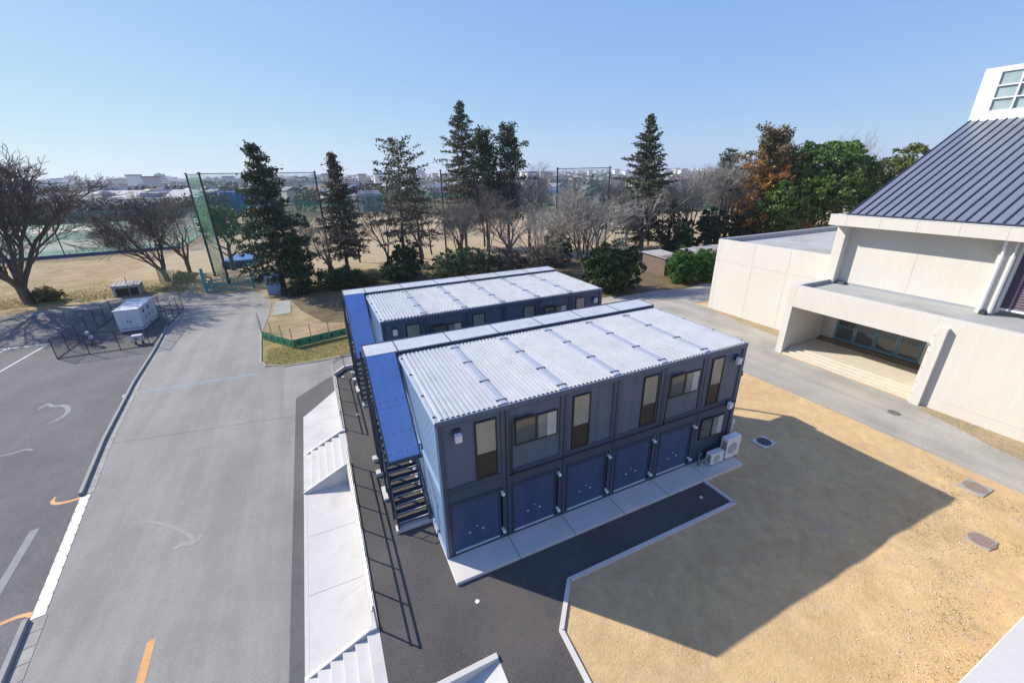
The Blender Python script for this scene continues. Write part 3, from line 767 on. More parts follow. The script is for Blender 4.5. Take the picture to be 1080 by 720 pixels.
# outdoor units
def ac_unit(loc, w, d, h, fans, label):
    t = thing('air_conditioner', label, 'outdoor unit', loc, group='outdoor units on the slab')
    mb = MB(); mb.box(0, w, 0, d, .06, h); bevel(mb.build('casing', 'acw', t), .015)
    mb = MB(); mb.box(.08, .16, .0, d, 0, .06); mb.box(w - .16, w - .08, 0, d, 0, .06); mb.build('foot', 'acd', t)
    mb = MB(); cx, cz, r = w * .42, .06 + (h - .06) * .5, min(w * .34, (h - .06) * .40)
    for rr in [r * q / 5 for q in range(1, 6)]:
        ps = [(cx + rr * math.cos(a * PI / 12), -.014, cz + rr * math.sin(a * PI / 12)) for a in range(25)]
        mb.path(ps, .004, 4)
    for a in range(8): mb.tube((cx, -.014, cz), (cx + r * math.cos(a * PI / 4), -.014, cz + r * math.sin(a * PI / 4)), .004, n=4)
    mb.build('fan_guard', 'acw', t)
    mb = MB(); mb.prism([(cx + r * .95 * math.cos(2 * PI * k / 24), cz + r * .95 * math.sin(2 * PI * k / 24)) for k in range(24)], -.004, .004, 'y'); mb.build('fan_opening', M['grille'], t)
    mb = MB()
    for q in range(6): mb.box(-.004, .0, .04 + (d - .1) * q / 6, .04 + (d - .1) * (q + .6) / 6, h * .2, h * .85)
    mb.build('side_grille', 'acd', t)
    return t
M['grille'] = surf('shaded_fan_bay', (.38, .36, .31), .8, .1, 9)
ac_unit((11.98, -.52, .12), .80, .30, .62, 1, 'small low outdoor unit, left of the two on the slab')
ac_unit((12.92, -.50, .12), .88, .34, 1.12, 1, 'tall outdoor unit at the right corner of the container block')
t = thing('water_meter_box', 'rusty pipe fittings beside the small outdoor unit', 'pipework', (11.55, -.22, .12))
mb = MB(); mb.path([(0, 0, 0), (0, 0, .55), (.12, 0, .62), (.12, .15, .62)], .03, 8); mb.build('pipe', 'brownt', t)
mb = MB(); mb.path([(.2, -.05, 0), (.2, -.05, .3), (.35, -.05, .3)], .025, 8); mb.box(.05, .2, -.1, .02, .0, .18); mb.build('valve', 'oldconc', t)
t = thing('vent_pipe', 'thin white pipe standing behind the tall outdoor unit', 'pipe', (13.66, -.05, .0))
mb = MB(); mb.tube((0, 0, 0), (0, 0, 1.75), .03, n=8); mb.build('pipe', 'lampw', t); mb = MB(); mb.tube((0, 0, 1.75), (0, 0, 1.86), .05, n=8); mb.build('cap', 'lampw', t)

# manholes and caps
def manhole(loc, s, r, ring, lid, label, frame=True, rz=0):
    t = thing('manhole_cover', label, 'manhole', loc, rz)
    if frame: mb = MB(); mb.box(-s, s, -s * .8, s * .8, -.05, .02); bevel(mb.build('surround', ring, t), .01)
    mb = MB(); mb.disc((0, 0), r, 0, .026 if frame else .022, 28); c = mb.build('lid', lid, t)
    mb = MB()
    for k in range(-3, 4):
        hw = math.sqrt(max(0, r * r * .8 - (k * r * .25) ** 2)); mb.box(-hw, hw, k * r * .25 - .01, k * r * .25 + .01, .01, .031 if frame else .027)
    mb.build('tread_ribs', lid, c)
manhole((15.98, -.28, hplat(15.98, -.28) + .02), .46, .33, 'slab', 'gravd', 'dark round cover in a pale square surround beside the container block')
manhole((20.82, -6.23, hplat(20.82, -6.23) + .02), .50, .38, 'oldconc', 'gravl', 'brown round cover in a grey square surround on the sandy earth')
manhole((17.5, -7.55, hplat(17.5, -7.55) + .02), .40, .36, 'oldconc', 'gravl', 'rusty cover sunk among weeds at the right of the sandy lot')
manhole((24.7, -1.65, .008), .4, .28, 'oldconc', 'grav', 'round grey cover in the street before the entrance steps', False)
manhole((21.7, -7.9, .012), .4, .3, 'oldconc', 'grav', 'round cover at the right edge of the street', False)
for p, l in (((.36, -1.78), 'small white disc on the plaza near the slab corner'), ((10.24, -1.62), 'small white disc on the dark strip before the shutters'),
             ((-2.15, 16.9), 'small white disc beside the rear corner of the handrail'), ((-1.8, 11.5), 'small white disc on the plaza below the rear blue stair')):
    mb = MB(); mb.disc((0, 0), .07, 0, .012, 16); tag(mb.build('drain_cap', 'lampw', loc=(p[0], p[1], .004)), l, 'draincap', 'small white ground discs')  # drain caps drawn as small white discs

# ------------------------------------------------------------------ gymnasium
T = thing('gymnasium', 'large cream gymnasium with a blue-grey seamed metal roof', 'building', (27, 0, 0))
ox = 27.0
def gb(name, m, *boxes, par=T, bv=0):
    mb = MB()
    for b in boxes: mb.box(b[0] - ox, b[1] - ox, *b[2:])
    o = mb.build(name, m, par)
    if bv: bevel(o, bv)
    return o
YR = -32.0
# entrance block front wall, lintel, posts, side
gb('front_wall', 'gymw', (27, 27.4, 6.25, 6.7, 0, 5.03), (27, 27.4, -1.28, 6.25, 3.55, 5.03), (27, 27.4, YR, -1.28, -.1, 5.03), bv=.01)
gb('side_wall', 'gymw', (27.4, 31.4, 6.3, 6.7, 0, 5.03)); gb('side_wall', 'gymw', (27.4, 31.6, -1.6, -1.28, 0, 4.6))
gb('entrance_ceiling', 'gymw', (27.4, 31.6, -1.28, 6.3, 3.55, 3.75))
gb('entrance_roof', 'flatroof', (27.4, 31.45, YR, 6.3, 4.55, 4.76))
gb('roof_upstand', 'coping', (27.4, 27.46, YR, 6.24, 4.76, 4.98), (27.46, 31.3, 6.24, 6.3, 4.76, 4.98))
gb('pilaster', 'gymw', (26.72, 27, -1.85, -1.42, 0, 4.56), bv=.01)
gb('pilaster', 'gymw', (26.9, 27, -1.42, -1.28, 0, 4.4))
gb('wall_base', 'gymj', (26.994, 27, YR, -1.86, .60, .615))
# entrance interior
gb('entrance_back_wall', 'gymw', (31.6, 31.8, -1.6, .36, .45, 3.6), (31.6, 31.8, 5.5, 6.4, .45, 3.6), (31.6, 31.8, .36, 5.5, 2.75, 3.6))
gb('entrance_floor', 'beige', (27.95, 31.6, -1.28, 6.25, 0, .45), bv=.01)
for k in range(3): gb('entrance_step', 'beige', (27.05 + k * .3, 27.05 + (k + 1) * .3, -1.28, 6.25, 0, .12 + k * .11), bv=.012)
gb('entrance_step', 'brownt', (30.9, 31.6, -1.28, 6.25, .45, .52)); gb('entrance_step', 'brownt', (31.2, 31.6, -1.28, 6.25, .52, .60))
for q in range(4):
    ya = .40 + q * 1.27; yb_ = ya + 1.25
    mb = MB(); w = .11
    for (p0, p1, z0, z1) in ((ya, ya + w, .60, 2.72), (yb_ - w, yb_, .60, 2.72), (ya + w, yb_ - w, .60, .78), (ya + w, yb_ - w, 2.60, 2.72), (ya + w, yb_ - w, 1.62, 1.72)):
        mb.box(31.62 - ox, 31.68 - ox, p0, p1, z0, z1)
    dr = mb.build('entrance_door', 'doorf', T)
    mb = MB(); mb.box(31.645 - ox, 31.655 - ox, ya + w, yb_ - w, .78, 1.62); mb.box(31.645 - ox, 31.655 - ox, ya + w, yb_ - w, 1.72, 2.60); mb.build('pane', 'pane2', dr)
    mb = MB(); hy = yb_ - .06 if q % 2 == 0 else ya + .06; mb.tube((31.57 - ox, hy, 1.3), (31.57 - ox, hy, 1.8), .018, n=6); mb.build('handle', 'galv', dr)
# side wing
gb('wing_wall', 'gymw', (31.4, 31.75, 6.7, 16.55, -.4, 6.55), (31.75, 62, 16.2, 16.55, -1, 6.55))
gb('wing_roof', 'flatroof', (31.75, 62, 6.7, 16.2, 6.0, 6.22))
gb('wing_upstand', 'coping', (31.75, 31.8, 6.75, 16.15, 6.22, 6.5), (31.75, 62, 16.15, 16.2, 6.22, 6.5), (31.45, 62, 16.18, 16.58, 6.555, 6.60), bv=0)
J = MB()
for y in (16.21, 12.85, 9.8): J.box(31.394 - ox, 31.4 - ox, y - .012, y + .012, 0, 6.5)
J.box(31.392 - ox, 31.4 - ox, 6.75, 16.5, 4.66, 4.684); J.build('wall_joint', 'gymj', T)
# hall above
gb('hall_wall', 'gymw', (31.4, 31.8, -1.35, 6.2, 4.7, 8.86), (31.8, 62, 6.2, 6.6, 4.7, 9.5))
gb('hall_column', 'gymw', (30.8, 31.8, 6.12, 6.72, 4.7, 8.84), bv=.01); gb('hall_column', 'gymw', (30.8, 31.6, -2.0, -1.35, 4.7, 8.84), bv=.01)
gb('louvre_frame', 'whitep', (31.2, 31.4, -2.12, -2.0, 4.9, 8.84), (31.2, 31.4, YR, -2.12, 5.05, 5.17))
mb = MB()
z = 5.2
while z < 8.8:
    mb.prism([(31.22 - ox, z), (31.26 - ox, z), (31.36 - ox, z + .17), (31.32 - ox, z + .17)], YR, -2.12, 'y'); z += .15
mb.box(31.38 - ox, 31.42 - ox, YR, -2.12, 5.1, 8.84); mb.build('louvre', 'louvre', T)
mb = MB(); mb.box(31.395 - ox, 31.4 - ox, 2.18, 2.20, 4.8, 8.84); mb.build('wall_joint', 'gymj', T)
mb = MB(); mb.box(31.36 - ox, 31.4 - ox, -1.35, 6.12, 4.76, 4.9); mb.build('base_flashing', 'coping', T)
gb('eave_fascia', 'gymw', (29.95, 30.15, YR, 6.92, 8.82, 9.50), (30.15, 31.9, YR, 6.92, 8.84, 9.0), (30.15, 33, 6.72, 6.92, 9.0, 9.50), bv=.01)
mb = MB()
for y in (5.88, 3.98, 2.1, .22, -1.65, -3.5, -5.4, -7.3): mb.box(29.944 - ox, 29.95 - ox, y - .008, y + .008, 8.83, 9.49)
mb.build('fascia_joint', 'gymj', T)
gb('eave_flashing', 'whitep', (29.93, 30.2, YR, 6.94, 9.50, 9.53))
def rz_(x): return 9.58 + (x - 30.05) * (15.42 - 9.58) / (42.2 - 30.05)
mb = MB(); mb.prism([(30.05 - ox, 9.50), (42.2 - ox, rz_(42.2) - .1), (42.2 - ox, rz_(42.2)), (30.05 - ox, 9.58)][::1], YR, 6.02, 'y')
mb.build('main_roof', 'gymroof', T)
sl = (15.42 - 9.58) / (42.2 - 30.05)
mb = MB(); y = 5.93
while y > -20:
    mb.prism([(30.03 - ox, rz_(30.03)), (42.2 - ox, rz_(42.2)), (42.2 - ox, rz_(42.2) + .07), (30.03 - ox, rz_(30.03) + .07)], y - .028, y + .028, 'y'); y -= .478
mb.box(30.0 - ox, 30.06 - ox, YR, 6.04, 9.53, 9.64)
mb.build('roof_seam', 'seam', T)
mb = MB(); mb.prism([(31 - ox, 9.0), (60 - ox, 9.0), (60 - ox, 15), (42.2 - ox, rz_(42.2) - .1), (31 - ox, rz_(31) - .1)], 5.6, 5.95, 'y'); mb.build('gable_wall', 'gymw', T)
# clerestory tower
tw = gb('roof_tower', 'whitep', (42.2, 42.5, 5.12, 6.05, 15.0, 18.64), (42.2, 42.5, YR, 5.12, 15.0, 15.98), (42.2, 42.5, YR, 5.12, 18.31, 18.64), (42.5, 52, YR, 6.05, 14, 18.6), bv=.02)
mb = MB()
y = 5.12
while y > -8: mb.box(42.16 - ox, 42.3 - ox, y - 1.12, y - 1.02, 15.98, 18.31); y -= 1.12
for z in (16.72, 17.5): mb.box(42.17 - ox, 42.29 - ox, -8, 5.12, z - .04, z + .04)
mb.build('mullion', 'whitep', tw)
M['twpane'] = glassmat('tower_pane', (.30, .38, .40), .1)
mb = MB(); mb.box(42.31 - ox, 42.33 - ox, -8, 5.12, 15.98, 18.31); mb.build('pane', 'twpane', tw)
gb('tower_flashing', 'whitep', (42.08, 42.2, YR, 5.4, 15.36, 15.52))
# downpipes
mb = MB(); mb.path([(30.5 - ox, -1.55, 8.84), (30.5 - ox, -1.55, 8.5), (30.66 - ox, -1.55, 8.2), (30.66 - ox, -1.55, 4.8)], .07, 10); mb.build('downpipe', 'whitep', T)
mb = MB(); mb.tube((30.66 - ox, -1.95, 8.84), (30.66 - ox, -1.95, 4.9), .05, n=8); mb.build('downpipe', 'whitep', T)
gb('roof_drain', 'darkst', (30.5, 30.8, -1.85, -1.6, 4.76, 4.98)); gb('roof_drain', 'clip', (31.0, 31.38, 5.5, 6.1, 4.76, 4.93))
mb = MB()
for z in (.5, 1.2, 2.1, 3.0, 4.0): mb.box(26.88 - ox, 26.9 - ox, -1.38, -1.33, z, z + .1)
mb.box(26.85 - ox, 26.9 - ox, -1.3, -1.22, 3.45, 3.55); mb.build('wall_fixings', 'coping', T)

# neighbouring low wing, bottom right
T = thing('low_annex', 'flat-roofed white annex cut by the bottom right corner', 'building', (8, -9.6, 0))
mb = MB(); mb.box(-3, 16, -.9, 0, -.1, 3.0); mb.box(-3, -2.1, -12, -.9, -.1, 3.0); bevel(mb.build('wall', 'gymw', T), .02)
mb = MB(); mb.box(-2.1, 16, -12, -.9, 0, 2.7); mb.build('roof', 'flatroof', T)

# ------------------------------------------------------------------ cage with transformer cubicle
t = thing('mesh_cage_fence', 'dark steel fence round the white electrical cubicle', 'fence', (-22.75, 32.9, G))
C4 = [(0, 0), (5.95, .4), (5.6, 10.6), (-1.6, 12.6)]
C4 = [(0, 0), (6.05, 0.0), (6.05, 12.0), (0, 12.0)]
mbm = MB()
for i in range(4):
    p = Vector(C4[i]); q = Vector(C4[(i + 1) % 4]); L_ = (q - p).length; n = max(1, round(L_ / 2.0))
    for k in range(n):
        c = p.lerp(q, k / n); mb = MB(); mb.tube((c.x, c.y, 0), (c.x, c.y, 1.8), .035, n=6); mb.build('post', 'brownst', t)
    mb = MB()
    for z in (.06, 1.78): mb.tube((p.x, p.y, z), (q.x, q.y, z), .035 if z < 1 else .02, n=6)
    mb.build('fence_rail', 'brownst', t)
    mbm.quad((p.x, p.y, .05), (q.x, q.y, .05), (q.x, q.y, 1.78), (p.x, p.y, 1.78))
mbm.build('wire_mesh', netmat('thin_wire', (.05, .045, .045), .20), t)
t = thing('electrical_cubicle', 'white steel electrical cubicle inside the dark fence', 'cubicle', (-20.2, 38.0, G))
mb = MB(); mb.box(0, 1.85, 0, 4.5, .12, 2.15); bevel(mb.build('casing', 'box', t), .03)
mb = MB(); mb.box(-.05, 1.9, -.05, 4.55, 2.15, 2.2); bevel(mb.build('lid', 'box', t), .01)
mb = MB(); mb.box(.05, 1.8, .05, 4.45, 0, .12); mb.build('plinth', 'darkst', t)
for y in (.9, 2.3):
    mb = MB(); mb.box(1.85, 1.87, y, y + .35, 1.55, 1.9); mb.build('vent', 'darkst', t)
mb = MB(); mb.box(1.852, 1.858, 2.2, 2.22, .2, 2.1); mb.box(.92, .94, -.006, -.001, .2, 2.1); mb.box(1.852, 1.858, 3.3, 3.32, .2, 2.1); mb.box(1.852, 1.858, 1.1, 1.12, .2, 2.1)
for xx in (.46, 1.4): mb.box(xx, xx + .012, -.006, -.001, .2, 2.1)
for yy in (1.1, 2.25, 3.4): mb.box(.0, 1.85, yy, yy + .02, 2.199, 2.206)
mb.build('door_seam', 'coping', t)
mb = MB()
for yy in (1.25, 2.05, 2.4, 3.15): mb.box(1.858, 1.90, yy, yy + .03, .95, 1.2)
for xx in (.80, 1.03): mb.box(xx, xx + .03, -.05, -.001, .95, 1.2)
mb.build('handle', 'darkst', t)
t = thing('switch_box', 'small white box on legs in front of the cubicle', 'box', (-18.1, 33.7, G))
mb = MB(); mb.box(0, .75, 0, .5, .35, .85); bevel(mb.build('casing', 'box', t), .02)
mb = MB(); mb.box(.1, .16, .1, .4, 0, .35); mb.box(.6, .66, .1, .4, 0, .35); mb.box(.2, .45, -.01, 0, .5, .62); mb.build('legs', 'brownst', t)
t = thing('floodlight', 'pair of white lamps on a short dark stand inside the fence', 'floodlight', (-21.4, 35.6, G))
mb = MB(); mb.tube((0, 0, 0), (0, 0, .9), .05, n=8); mb.path([(-.5, 0, .1), (.5, .2, .1)], .05, 6); mb.path([(0, -.5, .1), (0, .5, .1)], .05, 6); mb.build('stand', 'brownst', t)
for dx, z in ((-.05, 1.15), (.1, .75)):
    mb = MB(); mb.tube((dx, -.18, z), (dx, .05, z + .05), .17, .1, n=10); mb.build('lamp_head', 'box', t)
t = thing('sign_pole', 'thin leaning grey pole before the small shed', 'pole', (-23.27, 52.4, G))
mb = MB(); mb.tube((0, 0, 0), (0, .1, 2.8), .04, n=6); mb.build('pole', 'rail', t)
# small sheds
def shed(loc, w, d, h, label, wall, roof, over=.15, door=None, open_front=False, rz=0, drop=.25):
    t = thing('garden_shed', label, 'shed', loc, rz)
    mb = MB(); mb.box(0, w, 0, d, 0, h - .1); mb.build('wall', wall, t)
    mb = MB(); n = 14
    for k in range(n):
        x0 = -over + (w + 2 * over) * k / n; x1 = -over + (w + 2 * over) * (k + 1) / n; zz = .03 if k % 2 else 0
        mb.prism([(-over, h - drop + zz), (d + over, h + zz), (d + over, h + .05 + zz), (-over, h - drop + .05 + zz)], x0, x1, 'x')
    mb.build('roof', roof, t)
    mb = MB()
    if open_front: mb.box(w * .12, w - .1, -.02, 0, .08, h - .45)
    else: mb.box(w * .25, w * .8, -.02, 0, h * .45, h * .72)
    mb.build('opening' if open_front else 'window', 'shedd', t)
    return t
shed((-25.7, 54.9, G), 2.6, 1.8, 1.45, 'small weathered hutch at the far edge of the parking lot', 'shedr', 'shedr', .15, open_front=True)
shed((40.1, 31.3, G), 3.1, 4.4, 2.6, 'small brown-walled shed with a grey roof behind the clipped shrubs', 'shedw', 'shedr', .25)
shed((46.5, 31.6, G), 9.5, 3.0, 2.6, 'long low grey-roofed shed beside the gymnasium wing', 'shedw', 'shedr', .3)
# locker-like blue shed near the gate, and pole
t = thing('blue_store_cabinet', 'pale blue ribbed steel cabinet at the foot of the dark cedar', 'cabinet', (-8.55, 46.85, G))
mb = MB(); mb.box(0, 1.5, 0, 1.5, 0, 2.2)
for k in range(7): mb.box(.08 + k * .21, .16 + k * .21, -.03, 0, .1, 2.1)
mb.build('body', 'palebl', t); mb = MB(); mb.box(-.1, 1.6, -.1, 1.6, 2.2, 2.3); mb.build('roof', 'palebl', t)
t = thing('utility_pole', 'grey concrete utility pole behind the pale blue cabinet', 'pole', (-9.6, 57.5, G))
mb = MB(); mb.tube((0, 0, 0), (0, 0, 9.5), .19, .13, n=12); mb.build('pole', 'oldconc', t)
mb = MB(); mb.box(-.8, .8, -.05, .05, 8.6, 8.72); mb.build('cross_arm', 'darkst', t)

# low green fence
t = thing('low_fence', 'low green-skirted post fence beside the turf patch', 'fence', (-7.9, 30.0, G))
P = [Vector(p) - Vector((-7.9, 30.0)) for p in ((-8.3, 32.5), (-7.9, 30.0), (-5.42, 26.52), (-1.1, 27.6), (-.8, 30.5))]
for i in range(4):
    p, q = P[i], P[i + 1]; n = max(1, round((q - p).length / 1.6))
    for k in range(n + (i == 3)):
        c = p.lerp(q, k / n); mb = MB(); mb.tube((c.x, c.y, 0), (c.x, c.y, 1.8), .035, n=6); mb.build('post', 'rail', t)
    mb = MB(); mb.tube((p.x, p.y, 1.75), (q.x, q.y, 1.75), .012, n=6); mb.tube((p.x, p.y, 1.0), (q.x, q.y, 1.0), .008, n=6); mb.build('top_rail', 'brownst', t)
    if 0 < i < 3 or i == 0:
        mb = MB(); mb.slabline(p, q, .03, .05, .72); pn = mb.build('skirt_panel', 'greenf', t)
        mb = MB(); d = (q - p).normalized(); m_ = round((q - p).length / .9)
        for k in range(m_):
            c = p + d * (.45 + k * .9); nr = Vector((d.y, -d.x)); nr = nr if nr.y < 0 else -nr; c = c + nr * .022
            mb.quad((c.x - d.x * .2, c.y - d.y * .2, .25), (c.x + d.x * .2, c.y + d.y * .2, .25), (c.x, c.y, .58))
        if m_: mb.build('triangle_mark', 'greend', pn)
# gate
t = thing('school_gate', 'teal steel gate with tall posts at the field entrance', 'gate', (-15.58, 51.7, G))
for p in ((0, 0), (5.07, .42)):
    mb = MB(); mb.box(p[0] - .13, p[0] + .13, p[1] - .13, p[1] + .13, 0, 3.1); mb.build('gate_post', 'teal', t)
mb = MB()
for z in (.15, .8, 1.5): mb.tube((0, 0, z), (5.07, .42, z), .06, n=6)
for k in range(14): f = k / 13; mb.tube((5.07 * f, .42 * f, .15), (5.07 * f, .42 * f, 1.5), .03, n=5)
mb.build('gate_leaf', 'teal', t)
def meshfence(name, label, pts, h, posth, m, pm, sp=2.5, z=G, thick=.04, group=None, cat='fence'):
    t = thing(name, label, cat, (pts[0][0], pts[0][1], z), group=group); O = Vector(pts[0]); P = [Vector(p) - O for p in pts]
    mb2 = MB()
    for i in range(len(P) - 1):
        p, q = P[i], P[i + 1]; n = max(1, round((q - p).length / sp))
        for k in range(n + (i == len(P) - 2)):
            c = p.lerp(q, k / n); mb = MB(); mb.tube((c.x, c.y, 0), (c.x, c.y, posth), thick, n=6); mb.build('post', pm, t)
        mb2.quad((p.x, p.y, .03), (q.x, q.y, .03), (q.x, q.y, h), (p.x, p.y, h))
    mb2.build('netting', m, t)
    return t
meshfence('chain_link_fence', 'yellowish chain-link fence running back from the teal gate', [(-15.8, 52.0), (-22.3, 60.3), (-25.7, 72.5)], 2.3, 2.4, 'meshg', 'rail', 2)
t = thing('covered_mats', 'low stack under a blue sheet beyond the gate', 'covered stack', (-16.2, 68, G))
mb = MB(); mb.box(0, 4.5, 0, 7.5, 0, 1.0); bevel(mb.build('sheet', 'blues', t), .2, 3)
mb = MB(); mb.box(.3, 4.2, .3, 7.2, 1.001, 1.15); bevel(mb.build('top_fold', 'bluenet', t), .1, 2)

# tall netting poles of the ball field
def tallpole(x, y, label, h=14.1, cross=True):
    t = thing('netting_pole', label, 'pole', (x, y, G), group='tall netting poles of the ball field')
    mb = MB(); mb.tube((0, 0, 0), (0, 0, h), .16, .11, n=10); mb.build('pole', 'darkst', t)
    mb = MB()
    for z in (h * .33, h * .66, h - .2): mb.box(-.22, .22, -.22, .22, z, z + .08)
    mb.build('band', 'darkst', t); return t
PP = [((-16.43, 62.86), 'leftmost tall dark netting pole behind the gate'), ((-13.8, 56.24), 'second tall dark netting pole, just behind the gate'), ((-.56, 59.91), 'tall netting pole between the dark cedar and the brown conifer'),
      ((18.91, 62.73), 'tall netting pole left of the tallest conifer'), ((35.83, 52.84), 'left pole of the pair joined by a bar behind the shrubs'), ((40.98, 45.79), 'right pole of the pair joined by a bar behind the shrubs')]
for (x, y), l in PP: tallpole(x, y, l)
def netbetween(p, q, z0, z1, m, label, bar=True):
    t = thing('ball_net', label, 'net', (p[0], p[1], G)); dx, dy = q[0] - p[0], q[1] - p[1]
    if m: mb = MB(); mb.quad((0, 0, z0), (dx, dy, z0), (dx, dy, z1), (0, 0, z1)); mb.build('netting', m, t)
    if bar: mb = MB(); mb.tube((0, 0, z1), (dx, dy, z1), .045, n=6); mb.build('top_bar', 'darkst', t)
netbetween(PP[0][0], PP[1][0], .5, 13.9, 'netg', 'green net hung between the two poles behind the gate')
netbetween(PP[1][0], PP[2][0], 2, 13.9, 'netlite', 'thin pale net under a long bar behind the dark cedar')
netbetween(PP[4][0], PP[5][0], 2, 13.9, 'netlite', 'thin net under a bar behind the bare trees')
# far green boundary net
fp = [(-22, 152), (14, 152), (51, 135), (98, 120), (130, 84)]
for i, (a, b) in enumerate(zip(fp, fp[1:])):
    l = ('behind the dark cedar', 'behind the brown conifer', 'behind the twin conifers', 'behind the leaning conifer')[i]
    meshfence('boundary_net', 'long green boundary net across the field ' + l, [a, b], 7.5 if i else 6, 8.5, 'netf', 'darkst', 12, thick=.12, group='green boundary nets', cat='net')
# ball courts on the left
mb = MB(); mb.quad((-150, 96, G - .015), (-27.5, 98, G - .015), (-31, 184, G - .015), (-230, 184, G - .015)); struct('court_ground', mb, 'courtg')
mb = MB()
for y0, y1 in ((108, 128), (148, 166)): mb.quad((-190, y0, G - .010), (-31, y0, G - .010), (-31, y1, G - .010), (-190, y1, G - .010))
struct('court_ground', mb, 'courtw')
meshfence('court_net', 'tall see-through net on the near side of the green courts', [(-88, 92), (-53.8, 95.3), (-27.7, 97.5)], 4.6, 6.2, 'netc', 'darkst', 8.0, thick=.09, cat='net')
meshfence('court_net', 'see-through net along the right side of the green courts', [(-27.7, 97.9), (-28.6, 127.8), (-31, 182)], 4.6, 6.2, 'netc', 'darkst', 10, thick=.09, cat='net')
meshfence('court_net', 'green net on the far side of the courts', [(-220, 184.5), (-31, 184.5)], 3.6, 5.5, 'netc', 'darkst', 12, thick=.1, cat='net')
t = thing('blue_wind_screen', 'low dark blue screen along the foot of the court net', 'screen', (-88, 91.7, G))
mb = MB(); mb.slabline((0, 0), (34.2, 3.3), .08, 0, .6); mb.slabline((34.2, 3.3), (60.2, 5.5), .08, 0, .6); mb.build('panel', 'blues', t)
mb = MB()
for k in range(12): mb.tube((60.2 * k / 11, 5.5 * k / 11 + .15, 0), (60.2 * k / 11, 5.5 * k / 11 + .15, 1.0), .05, n=6)
mb.build('stake', 'darkst', t)

# ------------------------------------------------------------------ trees
def np_mesh(name, V, F, m, parent):
    V = np.asarray(V, dtype=np.float32).reshape(-1, 3); F = np.asarray(F, dtype=np.int32)
    k = F.shape[1]; me = bpy.data.meshes.new(name)
    me.vertices.add(len(V)); me.vertices.foreach_set('co', V.ravel())
    me.loops.add(F.size); me.loops.foreach_set('vertex_index', F.ravel())
    me.polygons.add(len(F)); me.polygons.foreach_set('loop_start', np.arange(0, F.size, k, dtype=np.int32))
    me.materials.append(M[m] if isinstance(m, str) else m); me.update(calc_edges=True)
    o = bpy.data.objects.new(name, me); COL.objects.link(o); o.parent = parent; return o

def leaf_quads(C, size, rs, out=None, outw=.5, elong=1.5, flat=0):
    """one small quad per centre"""
    n = len(C); nrm = rs.normal(size=(n, 3))
    if out is not None: nrm = nrm / np.linalg.norm(nrm, axis=1)[:, None] + out * outw * 2
    nrm[:, 2] += flat
    nrm /= np.linalg.norm(nrm, axis=1)[:, None]
    a = np.cross(nrm, rs.normal(size=(n, 3))); a /= np.linalg.norm(a, axis=1)[:, None]; b = np.cross(nrm, a)
    s = (size * rs.uniform(.6, 1.3, n))[:, None]
    a = a * s * elong * .5; b = b * s * .5
    V = np.stack([C - a, C + b * .9, C + a, C - b * .9], axis=1).reshape(-1, 3)
    F = np.arange(4 * n).reshape(n, 4); return V, F

class Wood:
    def __init__(s, seed): s.mb = MB(); s.tw = MB(); s.r = random.Random(seed); s.tips = []
    def limb(s, p, d, L, r0, r1, seg, wob, up=0, n=5, mb=None):
        mb = mb or s.mb; pts = [Vector(p)]; d = Vector(d).normalized()
        for k in range(seg):
            d = (d + Vector((s.r.gauss(0, wob), s.r.gauss(0, wob), s.r.gauss(0, wob * .7) + up))).normalized()
            q = pts[-1] + d * (L / seg); mb.tube(pts[-1], q, r0 + (r1 - r0) * k / seg, r0 + (r1 - r0) * (k + 1) / seg, n, cap=False); pts.append(q)
        return pts, d
def rot_away(d, ang, az):
    d = Vector(d).normalized(); a = d.orthogonal().normalized(); b = d.cross(a)
    return (d * math.cos(ang) + (a * math.cos(az) + b * math.sin(az)) * math.sin(ang)).normalized()

